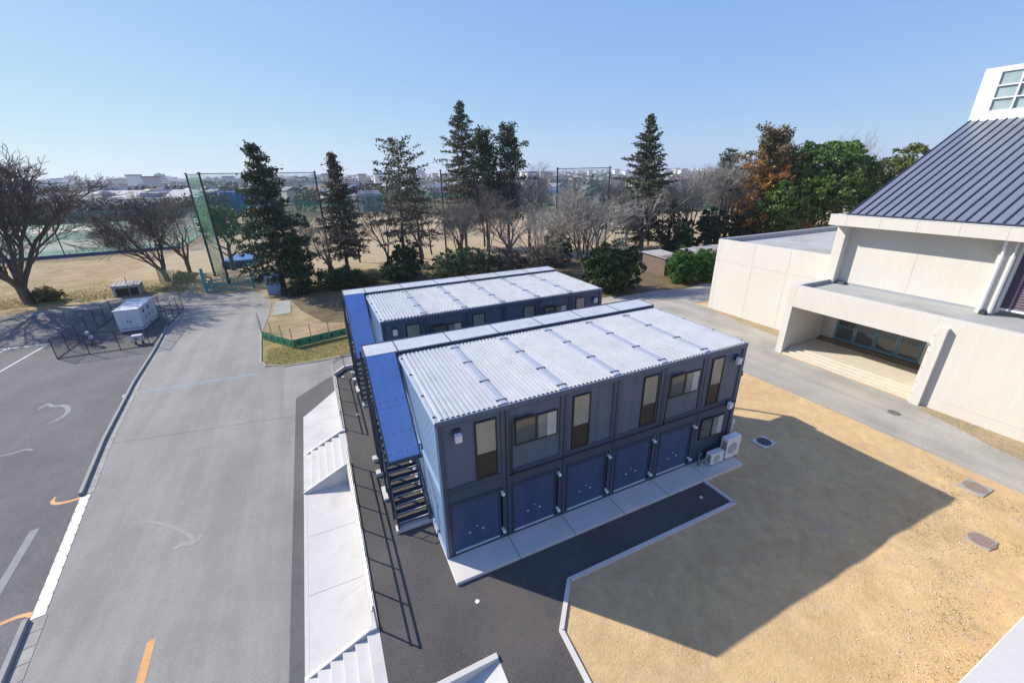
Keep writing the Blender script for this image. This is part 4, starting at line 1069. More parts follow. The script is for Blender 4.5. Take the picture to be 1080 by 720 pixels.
def bare_tree(name, label, loc, h, spread, seed, forks=4, trunk_h=.18, tr=.28, depth=5, twigmat='bark2', lean=(0, 0), trunkmat='bark', group=None, dens=1.0, twig=.012):
    t = thing(name, label, 'tree', loc, 0, group); w = Wood(seed); r = w.r
    pts, d = w.limb((0, 0, -.2), (lean[0], lean[1], 1), h * trunk_h + .2, tr * 1.25, tr, 4, .05, n=9)
    def grow(p, d, L, rad, dep):
        n = 6 if dep >= 4 else (4 if dep >= 2 else 3); mb = w.mb if dep >= 3 else w.tw
        seg = 4 if dep >= 3 else 2
        rad = max(rad, twig + .006 * dep); pts, dd = w.limb(p, d, L, rad, max(rad * .55, twig), seg, .10 if dep >= 3 else .20, .05 if dep >= 3 else .0, n, mb)
        if dep == 0: return
        nb = max(2, round((4 if dep >= 2 else 5) * dens))
        for k in range(nb):
            f = r.uniform(.35, 1.0) if k else 1.0; x = f * seg; i = min(int(x), seg - 1); pp = pts[i].lerp(pts[i + 1], x - i)
            ang = r.uniform(.35, .85) * (.5 if k == 0 else 1) ; nd = rot_away(dd, ang, r.uniform(0, 2 * PI)); nd.z += .12
            grow(pp, nd, L * r.uniform(.55, .78), rad * (.62 if k == 0 else .45), dep - 1)
    for k in range(forks):
        az = 2 * PI * (k + r.uniform(-.25, .25)) / forks; sp = spread / h
        tilt = r.uniform(.5, 1.0) * math.atan(sp * 1.1) if k else .12
        nd = Vector((math.cos(az) * math.sin(tilt) + lean[0] * .5, math.sin(az) * math.sin(tilt) + lean[1] * .5, math.cos(tilt)))
        base = pts[-1] if k % 2 == 0 else pts[-2]
        grow(base, nd, h * .36, tr * r.uniform(.5, .72), depth)
    # scale to the wanted height
    zmax = max(v[2] for v in w.tw.v); s = h / zmax
    rr = max(abs(v[0]) + 0 for v in w.tw.v); sx = min(1.6, max(.6, spread / (rr * s))) * s
    for mb in (w.mb, w.tw): mb.v = [(v[0] * (s + (sx - s) * min(1, v[2] / (h * .3))), v[1] * (s + (sx - s) * min(1, v[2] / (h * .3))), v[2] * s) for v in mb.v]
    w.mb.build('trunk', trunkmat, t, True); w.tw.build('crown', twigmat, t)
    return t

def conifer(name, label, loc, h, width, seed, m, base=.12, dens=1.0, shape=1.0, droop=.25, leaf=.26, sparse=0, trunk_r=.3, m2=None, split=.45, topf=.12, clump=16, lean=(0, 0), gap=0, fluff=1):
    t = thing(name, label, 'tree', loc); w = Wood(seed); r = w.r; rs = np.random.RandomState(seed)
    pts, _ = w.limb((0, 0, -.2), (lean[0], lean[1], 1), h + .2, trunk_r, .03, 9, .012, n=8)
    C1, C2 = [], []
    z = base * h; step = .62
    while z < h - .15:
        u = (z / h - base) / (1 - base)
        prof = (topf + (1 - topf) * (1 - u) ** shape) * (1 if u > .15 else .6 + u * 2.7) * r.uniform(.72, 1.12)
        nbr = max(3, int(r.uniform(5, 8) * dens))
        az0 = r.uniform(0, 2 * PI)
        for b_ in range(nbr):
            if gap and r.random() < gap: continue
            f = min(.995, (z + r.uniform(-.22, .22)) / h); az = az0 + 2 * PI * (b_ + r.uniform(-.35, .35)) / nbr
            L = max(.35, width * .5 * prof * r.uniform(.55, 1.2))
            x = f * 9; k = min(int(x), 8); p = pts[k].lerp(pts[k + 1], x - k); el = r.uniform(-.05, .25) + .7 * u * u
            bp, bd = w.limb(p, (math.cos(az), math.sin(az), el), L, .05 * (1 - u) + .022, .014, 4, .07, -droop * .16, 4, w.tw)
            nclump = max(2, int(L / .30))
            for c in range(nclump):
                g = .18 + .86 * (c + r.random()) / nclump
                if sparse and r.random() < sparse: continue
                y = min(g, .999) * 4; k2 = min(int(y), 3); q = bp[k2].lerp(bp[k2 + 1], y - k2)
                wd_ = .16 + .30 * L * .33 * (1.15 - g)
                n = max(4, int(clump * r.uniform(.6, 1.3)))
                side = np.array([-math.sin(az), math.cos(az), 0]); fwd = np.array([math.cos(az), math.sin(az), 0])
                P = rs.normal(size=(n, 1)) * side * wd_ * 1.3 + rs.normal(size=(n, 1)) * fwd * .20 + np.array([[0, 0, 1]]) * (rs.normal(size=(n, 1)) * .10 * fluff - np.abs(rs.normal(size=(n, 1))) * .10 * (1 + droop)) + np.array(q)
                (C2 if (m2 and u < split + r.gauss(0, .08)) else C1).append(P)
        z += step * r.uniform(.75, 1.3) * (1 - .35 * u)
    w.mb.build('trunk', 'bark', t, True); w.tw.build('branches', 'bark2', t)
    for C, mm, nm in ((C1, m, 'crown'), (C2, m2, 'lower_crown')):
        if C:
            V, F = leaf_quads(np.concatenate(C), leaf, rs, flat=.5, elong=1.7); np_mesh(nm, V, F, mm, t)
    return t

def broadleaf(name, label, loc, size, seed, m, lobes=26, clumps=190, per=60, leaf=.26, trunk=True, z0=.15, cat='tree', crad=.62, inner=.35, trunk_r=.35):
    """crown of leaf clumps spread over many uneven lobes; size = (rx, ry, h)"""
    t = thing(name, label, cat, loc); rs = np.random.RandomState(seed); rx, ry, h = size; r = random.Random(seed)
    zc = h * (z0 + (1 - z0) * .5); hz_ = h * (1 - z0) * .5
    L_ = []
    for i in range(lobes):
        d = rs.normal(size=3); d /= np.linalg.norm(d); d[2] = abs(d[2]) * 1.1 - .45 if i % 3 else d[2]
        d /= max(1e-3, np.linalg.norm(d)); k = rs.uniform(.45, .80)
        c = np.array([d[0] * rx * k, d[1] * ry * k, zc + d[2] * hz_ * k]); s = rs.uniform(.24, .42)
        L_.append((c, np.array([rx, ry, hz_]) * s))
    C, O_ = [], []
    for i in range(clumps):
        c, s = L_[rs.randint(len(L_))]; d = rs.normal(size=3); d /= np.linalg.norm(d)
        if trunk and rs.rand() < .75 and d[2] < -.3: d[2] = -d[2]
        if i % 5 < 3:
            bumpy = .86 + .10 * math.sin(d[0] * 5.3 + seed) * math.cos(d[1] * 4.7 + d[2] * 3.9) + .05 * math.sin(d[2] * 11 + d[0] * 9)
            p = np.array([0, 0, zc]) + d * np.array([rx, ry, hz_]) * bumpy * rs.uniform(.9, 1.02)
        else: p = c + d * s * rs.uniform(.75, 1.05)
        if p[2] < h * .02: continue
        rad = crad * rs.uniform(.6, 1.25); n = int(per * rs.uniform(.6, 1.3))
        q = rs.normal(size=(n, 3)); q /= np.linalg.norm(q, axis=1)[:, None]; q *= rs.uniform(.35, 1, (n, 1)) * rad * np.array([1, 1, .7])
        C.append(p + q); O_.append(np.tile(d, (n, 1)) * .5 + q / rad * .5)
    ni = int(clumps * per * inner)
    d = rs.normal(size=(ni, 3)); d /= np.linalg.norm(d, axis=1)[:, None]
    C.append(d * rs.uniform(.1, .75, (ni, 1)) * np.array([rx, ry, hz_]) + np.array([0, 0, zc])); O_.append(d)
    C = np.concatenate(C); O_ = np.concatenate(O_); k = C[:, 2] > .02; C = C[k]; O_ = O_[k]
    V, F = leaf_quads(C, leaf, rs, out=O_, outw=.45, elong=1.4); np_mesh('crown' if trunk else 'foliage', V, F, m, t)
    if trunk:
        w = Wood(seed); pts, dd = w.limb((0, 0, -.2), (0, 0, 1), h * .45, trunk_r, trunk_r * .6, 4, .05, n=8)
        for k in range(7):
            a = 2 * PI * k / 7; w.limb(pts[2 + k % 3], (math.cos(a), math.sin(a), .8), h * .35, trunk_r * .4, .04, 3, .1, n=5)
        w.mb.build('trunk', 'bark', t, True)
    else:
        w = Wood(seed)
        for k in range(8):
            a = r.uniform(0, 2 * PI); w.limb((0, 0, -.1), (math.cos(a) * .5, math.sin(a) * .5, 1), h * .45, .05, .015, 3, .1, n=4)
        w.mb.build('stems', 'bark2', t)
    return t

M['cedar'] = leafmat('dark_cedar_needles', (.028, .050, .026), (.075, .105, .050), .12)
M['conbr'] = leafmat('bronzed_needles', (.060, .062, .040), (.135, .120, .080), .12)
M['conmid'] = leafmat('dull_green_needles', (.050, .068, .038), (.12, .13, .075), .12)
M['congrey'] = leafmat('grey_brown_needles', (.085, .072, .058), (.17, .145, .12), .12)
M['gold'] = leafmat('orange_brown_needles', (.27, .125, .03), (.50, .25, .065), .2)
M['golddk'] = leafmat('olive_brown_needles', (.10, .085, .04), (.24, .17, .075), .15)
M['camph'] = leafmat('camphor_leaves', (.045, .095, .018), (.16, .235, .05), .22)
M['olive'] = leafmat('yellow_green_leaves', (.09, .12, .025), (.22, .23, .06), .22)
M['shrub'] = leafmat('dark_glossy_leaves', (.018, .045, .014), (.07, .12, .035), .18)
M['shrubl'] = leafmat('light_shrub_leaves', (.07, .11, .045), (.20, .24, .11), .22)
M['shrubg'] = leafmat('grey_twiggy_shrub', (.10, .09, .07), (.20, .17, .13), .15)
M['hedge'] = leafmat('bright_hedge_leaves', (.035, .11, .018), (.10, .22, .04), .22)
M['bushbr'] = leafmat('olive_brown_bush', (.07, .075, .025), (.17, .16, .06), .2)
M['ivy'] = leafmat('ivy_leaves', (.02, .042, .018), (.06, .085, .035), .15)
M['wood'] = leafmat('distant_tree_leaves', (.035, .05, .03), (.10, .10, .06), .1)

bare_tree('bare_tree', 'big leafless tree with a stout leaning trunk by the parking lot edge', (-33.9, 56.4, G), 17.6, 13.5, 111, forks=7, trunk_h=.14, tr=.50, depth=5, twigmat='bark', lean=(-.06, .0), dens=1.0, twig=.021)
bare_tree('bare_tree', 'leafless tree spreading low behind the small hutch', (-21.9, 62.4, G), 12.8, 9.5, 12, forks=6, trunk_h=.13, tr=.34, depth=5, twigmat='bark', lean=(-.1, 0), dens=1.0)
conifer('conifer', 'dense dark green cedar behind the pale blue cabinet', (-6.8, 48.0, G), 16.8, 12.0, 21, 'cedar', base=.14, dens=1.0, shape=.8, clump=16, leaf=.23, droop=.5, topf=.08, trunk_r=.33, fluff=1.6, gap=.25)
conifer('conifer', 'bushy dark evergreen at the foot of the dark cedar', (-4.6, 45.6, G), 7.0, 4.4, 22, 'shrub', base=.05, dens=1.2, shape=.6, clump=17, leaf=.22)
conifer('conifer', 'brownish conical conifer left of the container roofs', (1.46, 55.7, G), 16.2, 10.6, 23, 'conbr', base=.18, dens=1.15, shape=.95, clump=13, leaf=.21, m2='conbr', droop=.5, topf=.04, gap=.08)
conifer('conifer', 'ragged conifer with an open flat top above the rear roof', (8.8, 49.6, G), 17.2, 10.8, 24, 'conmid', base=.30, dens=.9, shape=.5, clump=11, leaf=.20, sparse=.2, m2='conbr', split=.5, gap=.42, topf=.30)
conifer('conifer', 'thin ragged conifer standing behind the open-topped one', (12.2, 53.6, G), 14.2, 9.5, 25, 'conbr', base=.25, dens=.85, shape=.7, clump=10, leaf=.21, sparse=.2, m2='conbr', gap=.4, topf=.15)
conifer('conifer', 'tallest spire-topped conifer in the middle of the row', (24.1, 66.7, G), 25.0, 14.5, 26, 'conmid', base=.18, dens=.95, shape=.8, clump=13, leaf=.22, sparse=.08, m2='conbr', split=.42, gap=.28, droop=.5, topf=.03)
conifer('conifer', 'left one of the twin clumpy conifers', (26.6, 61.6, G), 20.2, 9.0, 27, 'cedar', base=.30, dens=.85, shape=.5, clump=13, leaf=.24, m2='congrey', split=.45, topf=.3, gap=.2, fluff=2.2)
conifer('conifer', 'right one of the twin clumpy conifers', (30.0, 59.8, G), 20.6, 11.0, 28, 'cedar', base=.28, dens=.85, shape=.6, clump=13, leaf=.24, m2='congrey', split=.5, topf=.2, gap=.2, fluff=2.2)
conifer('conifer', 'leaning-topped conifer right of the net poles', (52.3, 50.0, G), 22.0, 17.0, 29, 'conmid', base=.09, dens=1.1, shape=.95, clump=13, leaf=.23, sparse=.05, m2='conbr', split=.42, topf=.03, lean=(.02, 0), gap=.22)
conifer('conifer', 'orange-brown conifer beside the big round evergreen', (69.8, 39.4, G), 19.2, 13.4, 30, 'golddk', base=.12, dens=1.15, shape=.6, clump=15, leaf=.26, m2='gold', split=.66, topf=.26, gap=.26, fluff=2.6)
conifer('conifer', 'small dark pine top among the pale bare trees', (66, 45, G), 16.5, 6.5, 31, 'cedar', base=.62, dens=.8, shape=.5, clump=12, leaf=.24, topf=.3, gap=.3)
broadleaf('evergreen_tree', 'huge round green evergreen tree behind the gymnasium wing', (78.1, 36.0, G), (9.6, 9.4, 18.3), 41, 'camph', lobes=34, clumps=560, per=56, leaf=.34, crad=.95, z0=.04, trunk_r=.5)
broadleaf('evergreen_tree', 'yellow-green round tree showing over the blue roof', (92.0, 30.5, G), (7.2, 6.5, 17.4), 42, 'olive', lobes=18, clumps=220, per=50, leaf=.32, crad=.8, z0=.1)
broadleaf('evergreen_tree', 'darker evergreen filling in left of the big round one', (68.6, 35.4, G), (4.6, 4.2, 12.0), 43, 'camph', lobes=14, clumps=180, per=50, leaf=.3, crad=.75, z0=.05)
conifer('conifer', 'dark conifer tip peeping over the gymnasium roof edge', (103, 24, G), 17.8, 8, 44, 'cedar', base=.3, dens=.8, clump=12, leaf=.3)
broadleaf('evergreen_tree', 'small green tree between the tall netting poles and the cedar', (-14.5, 66.5, G), (3.0, 3.0, 9.6), 45, 'olive', lobes=12, clumps=100, per=45, leaf=.25, z0=.35, crad=.55)
for (x, y, h, sp, sd, l, tm, dn) in ((6.9, 52.2, 13.2, 6.0, 51, 'spindly bare tree between the two ragged conifers', 'bark2', .85), (-1.0, 52.4, 9.0, 4.0, 52, 'small bare tree left of the brownish conifer', 'bark2', .85),
        (33.8, 58.8, 15.6, 6.5, 53, 'pale bare tree right of the twin conifers', 'barkg', .95), (27.2, 31.0, 13.6, 7.8, 54, 'wide bare tree rising beside the big round glossy shrub', 'barkg', 1.05),
        (42.5, 50.0, 13.6, 7.0, 55, 'bare brownish tree left of the leaning conifer', 'bark2', 1.0), (19.5, 56.5, 10.5, 5.5, 56, 'low bare tree under the tallest conifer', 'bark2', .95),
        (26.5, 52.5, 9.5, 6.0, 57, 'tangled bare tree before the twin conifers', 'bark2', .95), (61.2, 46.8, 14.6, 6.8, 58, 'left one of the three pale grey bare trees', 'barkg', 1.0),
        (66.5, 43.5, 16.6, 7.4, 59, 'tallest of the three pale grey bare trees', 'barkg', 1.0), (70.5, 45.5, 14.2, 6.0, 60, 'right one of the three pale grey bare trees', 'barkg', 1.0),
        (56.5, 45.4, 11.8, 5.5, 61, 'twisted bare tree beside the ivy-clad trunk', 'bark2', .9), (-20.5, 68, 12.2, 7.5, 62, 'hazy bare tree left of the tall netting poles', 'barkg', 1.0),
        (46.8, 43.2, 11.5, 5.0, 63, 'bare tree between the big shrub and the brown shed', 'barkg', .9), (86, 36, 20.0, 3.2, 64, 'wispy bare tree top above the yellow-green tree', 'barkg', .85),
        (23.0, 36.0, 10.5, 5.0, 66, 'pale bare tree close behind the right half of the rear roof', 'barkg', 1.0),
        (14.0, 60.5, 11.5, 5.5, 65, 'bare tree right of the open-topped conifer', 'bark2', .9)):
    bare_tree('bare_tree', l, (x, y, G), h, sp, sd, forks=4, trunk_h=.22, tr=.20 + h * .006, depth=4 if h < 13 else 5, twigmat=tm, dens=dn * .93)
tb = random.Random(77)
protos = [bare_tree('bare_tree', 'thin bare tree in the brown tangle before the sports field', (-100 - 10 * k, -60, G), 8.5 + k, 4.0, 200 + k, forks=3, trunk_h=.25, tr=.15, depth=4, twigmat=('bark2', 'barkg', 'bark2')[k], dens=.95, group='thin bare trees of the field edge') for k in range(3)]
first = [True] * 3
for i, (x, y) in enumerate(((4, 63), (11, 57), (16.5, 64), (21, 60), (28, 67), (31.5, 52), (38, 57), (40, 50.5), (45, 55), (48, 49), (56, 52), (59.5, 52), (-3.5, 62), (36.5, 47), (22.5, 51), (17, 49.5), (63, 50), (75, 47))):
    k = i % 3; o = protos[k] if first[k] else copy_tree(protos[k]); first[k] = False
    o.location = (x, y, G); o.rotation_euler = (0, 0, tb.uniform(0, 6.28)); sc_ = tb.uniform(.85, 1.3); o.scale = (sc_, sc_, sc_ * tb.uniform(.9, 1.15))
# ivy-clad trunk
t = thing('ivy_clad_tree', 'leaning trunk thickly clad in dark ivy behind the brown shed', 'tree', (55.0, 45.6, G))
w = Wood(71); rs = np.random.RandomState(71); Cc = []
for (d, L_, r0) in (((-.35, .1, 1), 7.5, .35), ((.5, 0, 1), 6.0, .3), ((.05, .3, 1), 9.0, .28)):
    pts, _ = w.limb((0, 0, -.2), d, L_, r0, .1, 6, .08, n=7)
    for a, b in zip(pts, pts[1:]):
        for k in range(9):
            c = np.array(a.lerp(b, k / 9)); Cc.append(c + rs.normal(size=(26, 3)) * np.array([.55, .55, .4]))
w.mb.build('trunk', 'bark', t, True); V, F = leaf_quads(np.concatenate(Cc), .24, rs); np_mesh('ivy', V, F, 'ivy', t)
# shrubs
for (x, y, rx, ry, h, sd, m, l, cl, lf) in (
        (29.3, 28.6, 4.0, 3.6, 6.3, 81, 'shrub', 'big round glossy shrub behind the right end of the rear roof', 380, .18),
        (14.8, 42.6, 5.4, 3.2, 4.6, 82, 'shrubl', 'broad pale green shrub behind the middle of the rear roof', 190, .20),
        (26.5, 40.2, 3.8, 3.0, 4.6, 83, 'shrubg', 'greyish twiggy shrub behind the rear roof', 130, .17),
        (21.6, 43.0, 3.4, 2.6, 3.8, 84, 'shrubg', 'low grey-brown shrub right of the broad pale green one', 100, .17),
        (-.2, 45.8, 3.2, 2.2, 3.0, 85, 'shrub', 'dark rounded shrub beside the low green fence', 100, .20),
        (7.6, 47.0, 3.0, 2.2, 2.8, 86, 'shrub', 'dark low shrub under the open-topped conifer', 90, .20),
        (9.2, 49.2, 2.4, 2.0, 5.4, 87, 'shrub', 'upright dark evergreen shrub among the conifer trunks', 90, .22),
        (31.5, 45.5, 3.0, 2.6, 5.4, 88, 'shrub', 'dark evergreen shrub left of the wide bare tree', 100, .22),
        (39.4, 27.6, 2.1, 1.9, 4.3, 89, 'hedge', 'left one of the two clipped green shrubs by the street', 200, .15),
        (42.9, 27.2, 2.2, 1.9, 4.3, 90, 'hedge', 'right one of the two clipped green shrubs by the street', 200, .15),
        (-32.4, 56.6, 1.9, 1.4, 1.9, 91, 'bushbr', 'small olive bush at the foot of the big leafless tree', 70, .14),
        (60.5, 41.5, 3.4, 3.0, 8.2, 92, 'ivy', 'dark evergreen thicket left of the orange-brown conifer', 130, .26),
        (66.2, 39.4, 3.6, 3.0, 7.2, 93, 'ivy', 'dark evergreen thicket beneath the pale bare trees', 130, .26),
        (53.2, 40.5, 1.8, 1.8, 6.6, 94, 'ivy', 'narrow dark evergreen beside the long low shed', 70, .24),
        (2.8, 46.8, 2.2, 1.6, 1.8, 95, 'bushbr', 'low scrub between the dark shrubs behind the sloped canopy', 60, .15),
        (-19.6, 61.0, 1.6, 1.2, 1.4, 96, 'bushbr', 'ragged weeds under the low-spreading bare tree', 50, .14)):
    broadleaf('shrub', l, (x, y, hplat(x, y) if (y < 30 and x > -1) else G), (rx, ry, h), sd, m, lobes=14, clumps=cl, per=50, leaf=lf, trunk=False, z0=-.12, cat='shrub', crad=.42, inner=.5)
weeds('leaf_litter', 6000, lambda r: (r.uniform(-4, 48), r.uniform(30, 46)), .05, .16, 12, 'brown leaf litter and dead weeds under the tree row', G - .02)

# ------------------------------------------------------------------ the town beyond
FW = Vector((.4207, .9072, 0)); RT = Vector((.9072, -.4207, 0)); CAMP = Vector((-2.31, -10.47, 0))
def view(X, Y): p = CAMP + RT * X + FW * Y; return p.x, p.y     # metres right / ahead of the viewpoint
for nm, c in (('wallA', (.62, .60, .56)), ('wallB', (.45, .44, .43)), ('wallC', (.52, .46, .38)), ('wallD', (.30, .33, .38)), ('wallE', (.70, .71, .72))): M[nm] = surf('house_wall_' + nm[-1].lower(), c, .85, .06, .3)
for nm, c in (('roofA', (.12, .13, .155)), ('roofB', (.26, .17, .13)), ('roofC', (.24, .255, .28)), ('roofD', (.27, .285, .31)), ('roofE', (.06, .10, .20))): M[nm] = surf('house_roof_' + nm[-1].lower(), c, .6, .1, .5)
M['wpane'] = glassmat('far_window_glass', (.06, .075, .095), .1)
wn = {'wallA': 'cream', 'wallB': 'grey', 'wallC': 'tan', 'wallD': 'slate', 'wallE': 'white'}; rn = {'roofA': 'dark', 'roofB': 'brown', 'roofC': 'grey', 'roofD': 'pale', 'roofE': 'blue'}
def house(x, y, w, d, h, rz, wm, rm, label, group, win=True, roofh=None):
    t = thing('house', label, 'house', (x, y, G), rz, group)
    mb = MB(); mb.box(-w / 2, w / 2, -d / 2, d / 2, -.5, h); mb.build('wall', wm, t)
    rh = roofh or min(w, d) * .25; o = .5
    mb = MB(); mb.prism([(-d / 2 - o, h), (d / 2 + o, h), (0, h + rh)], -w / 2 - o, w / 2 + o, 'x'); mb.build('roof', rm, t)
    if win:
        n_ = max(2, int(w // 3.2)); first_ = None
        for fl in range(max(1, int(h // 2.7))):
            for k in range(n_):
                if first_ is None: mb = MB(); mb.box(-.8, .8, -.04, .04, 0, 1.1); first_ = o_ = mb.build('window', 'wpane', t)
                else: o_ = first_.copy(); COL.objects.link(o_)
                o_.location = (-w / 2 + w * (k + .5) / n_, -d / 2, fl * 2.7 + 1.0)
    return t
rh = random.Random(5); cnt = 0; placed = []
def free(x, y, s):
    for (a, b, c) in placed:
        if (a - x) ** 2 + (b - y) ** 2 < (c + s) ** 2: return False
    placed.append((x, y, s)); return True
tries = 0
while cnt < 230 and tries < 6000:
    tries += 1
    Y = 178 * (1200 / 178) ** (rh.random() ** 1.15); X = rh.uniform(-1.45, .75) * Y
    x, y = view(X, Y)
    if y < 192 and x < -25: continue
    if Y < 230 and X > .5 * Y: continue
    if not free(x, y, 7.5): continue
    wm = rh.choice(['wallA', 'wallA', 'wallB', 'wallC', 'wallD', 'wallE', 'wallE']); rm = rh.choice(['roofA', 'roofA', 'roofB', 'roofC', 'roofC', 'roofD', 'roofE'])
    g = 'distant %s-walled houses with %s roofs' % (wn[wm], rn[rm])
    house(x, y, rh.uniform(8, 13), rh.uniform(7, 9.5), rh.choice([3.4, 5.8, 5.8, 6.2]), rh.choice([0, PI / 2]) + rh.uniform(-.25, .25) + .3, wm, rm, 'one of the distant small %s-walled houses with %s gable roof' % (wn[wm], rn[rm]), g, win=Y < 450)
    cnt += 1
# larger buildings one can tell apart
def block(X, Y, w, d, h, wm, label, rz=.42, cat='building', roof=None, name='apartment_block'):
    x, y = view(X, Y); t = thing(name, label, cat, (x, y, G), -rz + .42 - .42)
    t.rotation_euler = (0, 0, rz - .84)
    mb = MB(); h *= .72; w *= .8; mb.box(-w / 2, w / 2, -d / 2, d / 2, -1, h); mb.build('wall', wm, t)
    mb = MB(); mb.box(-w / 2 + w * .35, -w / 2 + w * .55, -d / 4, d / 4, h, h + 2.5); mb.box(-w / 2 - .2, w / 2 + .2, -d / 2 - .2, d / 2 + .2, h - .01, h + .4); mb.build('roof', roof or 'roofC', t)
    nf = max(1, int(h // 3)); nw = max(2, int(w // 4)); first_ = None
    if Y < 1100:
        for f in range(nf):
            for k in range(nw):
                if first_ is None: mb = MB(); mb.box(-w / nw * .3, w / nw * .3, -.06, 0, 0, 1.5); first_ = o_ = mb.build('window', 'wpane', t)
                else: o_ = first_.copy(); COL.objects.link(o_)
                o_.location = (-w / 2 + w * (k + .5) / nw, -d / 2, f * 3 + .9)
    return t
block(-165, 208, 44, 20, 7, 'wallE', 'long white warehouse roof behind the left bare tree', roof='roofD', name='warehouse')
block(-118, 178, 0, 0, 0, 'wallE', 'x') if False else None
for (X, Y, w, d, h, wm, rm, l) in ((-205, 232, 46, 24, 6.5, 'wallB', 'roofC', 'wide pale gabled hall at the far left behind the courts'), (-150, 212, 30, 18, 7.0, 'wallE', 'roofD', 'white gabled warehouse between the two bare trees'),
        (-128, 226, 22, 16, 7.5, 'wallD', 'roofE', 'dark blue-roofed hall right of the white gabled warehouse'), (-96, 232, 26, 15, 7.5, 'wallC', 'roofB', 'tan hall with a brown gable beyond the left net poles')):
    x, y = view(X, Y); t = house(x, y, w * .7, d * .8, h * .8, -.42, wm, rm, l, None, True, 3.0); t['category'] = 'hall'; t.name = 'gabled_hall'
x, y = view(-110, 182)
t = thing('blue_sheeted_scaffold', 'bright blue sheeted scaffold beyond the tall netting poles', 'scaffold', (x, y, G), -.42)
mb = MB(); mb.box(-10, 10, -4, 4, 0, 8.2); mb.build('sheeting', 'bluenet', t)
mb = MB()
for k in range(9): mb.box(-10.05 + k * 2.5, -9.95 + k * 2.5, -4.12, -4.0, 0, 8.6)
mb.build('scaffold_pole', 'darkst', t)
for (X, Y, w, d, h, wm, l) in (
        (-1240, 1250, 70, 20, 26, 'wallE', 'white slab block on the skyline left of centre-left'), (-1150, 1180, 34, 18, 34, 'wallB', 'highest grey slab on the left skyline'),
        (-1000, 1150, 42, 18, 24, 'wallE', 'pair-like white block right of the highest grey slab'), (-930, 1210, 20, 16, 29, 'wallA', 'narrow cream block on the left skyline'),
        (-780, 1000, 16, 16, 33, 'wallD', 'slender blue-grey tower above the left netting pole'), (-640, 1150, 80, 18, 17, 'wallE', 'long low white block left of the cedar'),
        (-430, 760, 60, 20, 17, 'wallE', 'long white apartment slab right of the cedar'), (-345, 820, 26, 18, 21, 'wallA', 'cream block before the long white apartment slab'),
        (-300, 700, 44, 16, 14, 'wallE', 'white terrace block near the brownish conifer'), (-330, 1500, 24, 20, 42, 'wallD', 'left tower of the blue-grey skyline pair'),
        (-290, 1480, 22, 20, 36, 'wallD', 'right tower of the blue-grey skyline pair'), (-235, 900, 50, 18, 16, 'wallE', 'white block between the conifers on the skyline'),
        (560, 1050, 60, 24, 26, 'wallB', 'grey flat-roofed block above the trees at right'), (120, 520, 34, 16, 11, 'wallE', 'white long building glimpsed behind the bare trees'),
        (40, 480, 30, 14, 10, 'wallC', 'tan building glimpsed right of the twin conifers'), (210, 640, 44, 16, 12, 'wallE', 'white block seen left of the leaning conifer')):
    block(X, Y, w, d, h, wm, l, rz=rh.uniform(.2, .6), roof=rh.choice(['wallB', 'roofD', 'wallE']))
for i in range(0): pass
# everything farther: one town that reads as a mass
rt = random.Random(9); parts = {'wallE': MB(), 'wallB': MB(), 'wallC': MB(), 'wallA': MB(), 'roofA': MB(), 'roofC': MB(), 'roofD': MB(), 'roofB': MB()}
for i in range(7500):
    Y = rt.uniform(500, 4200) if rt.random() < .8 else rt.uniform(300, 900); X = rt.uniform(-1.55, .8) * Y; x, y = view(X, Y)
    s = rt.uniform(3.5, 7) * (1 if Y < 1500 else 1.5); h = rt.choice([4, 5, 6, 6, 7]) + (rt.random() < .05) * rt.uniform(3, 9)
    if Y > 1800: h += 1.5 + (rt.random() < .12) * rt.uniform(4, 15)
    k = rt.choice(['wallE', 'wallE', 'wallA', 'wallB', 'wallC']); parts[k].box(x - s, x + s, y - s * .6, y + s * .6, G - 2, h)
    k2 = rt.choice(['roofA', 'roofC', 'roofC', 'roofD', 'roofD', 'roofB']); parts[k2].box(x - s - .3, x + s + .3, y - s * .65, y + s * .65, h, h + 1.1)
root = thing('distant_town', 'hazy mass of low roofs reaching to the skyline', 'town'); root['kind'] = 'stuff'
for k, mb in parts.items(): o = mb.build('town_blocks', k, root); o['kind'] = 'stuff'
# woods between the houses and the dark belt behind the courts
def woods(label, items, m, leaf, seed):
    rs = np.random.RandomState(seed); C, O_ = [], []
    for (x, y, r_, h, n) in items:
        d = rs.normal(size=(n, 3)); d /= np.linalg.norm(d, axis=1)[:, None]; d[:, 2] = np.abs(d[:, 2])
        k = 1 + .18 * np.sin(d[:, 0:1] * 7 + x) * np.cos(d[:, 1:2] * 6 + y)
        C.append(np.array([x, y, G]) + d * np.array([r_, r_, h]) * k * rs.uniform(.72, 1.02, (n, 1))); O_.append(d)
    C = np.concatenate(C); O_ = np.concatenate(O_); V, F = leaf_quads(C, leaf, rs, out=O_, outw=.3)
    o = np_mesh('distant_woods', V, F, m, None); return tag(o, label, 'woods', kind='stuff')
rw = random.Random(14); it = []
for i in range(70):
    x = -31 - 190 * i / 70 + rw.uniform(-2, 2); it.append((x, 190 + rw.uniform(-2, 5), rw.uniform(3, 5.5), rw.uniform(6, 9.5), 380))
M['woodd'] = leafmat('brown_green_belt_leaves', (.045, .045, .030), (.12, .105, .07), .1)
woods('dark tree belt behind the green courts', it, 'woodd', .7, 1)
it = []
for i in range(90):
    Y = rw.uniform(165, 260); X = rw.uniform(-.62, .78) * Y; x, y = view(X, Y)
    if y < 150 and x < 10: continue
    it.append((x, y, rw.uniform(3, 6), rw.uniform(6, 11), 260))
woods('scattered trees among the nearest houses beyond the field', it, 'wood', .8, 2)
it = []
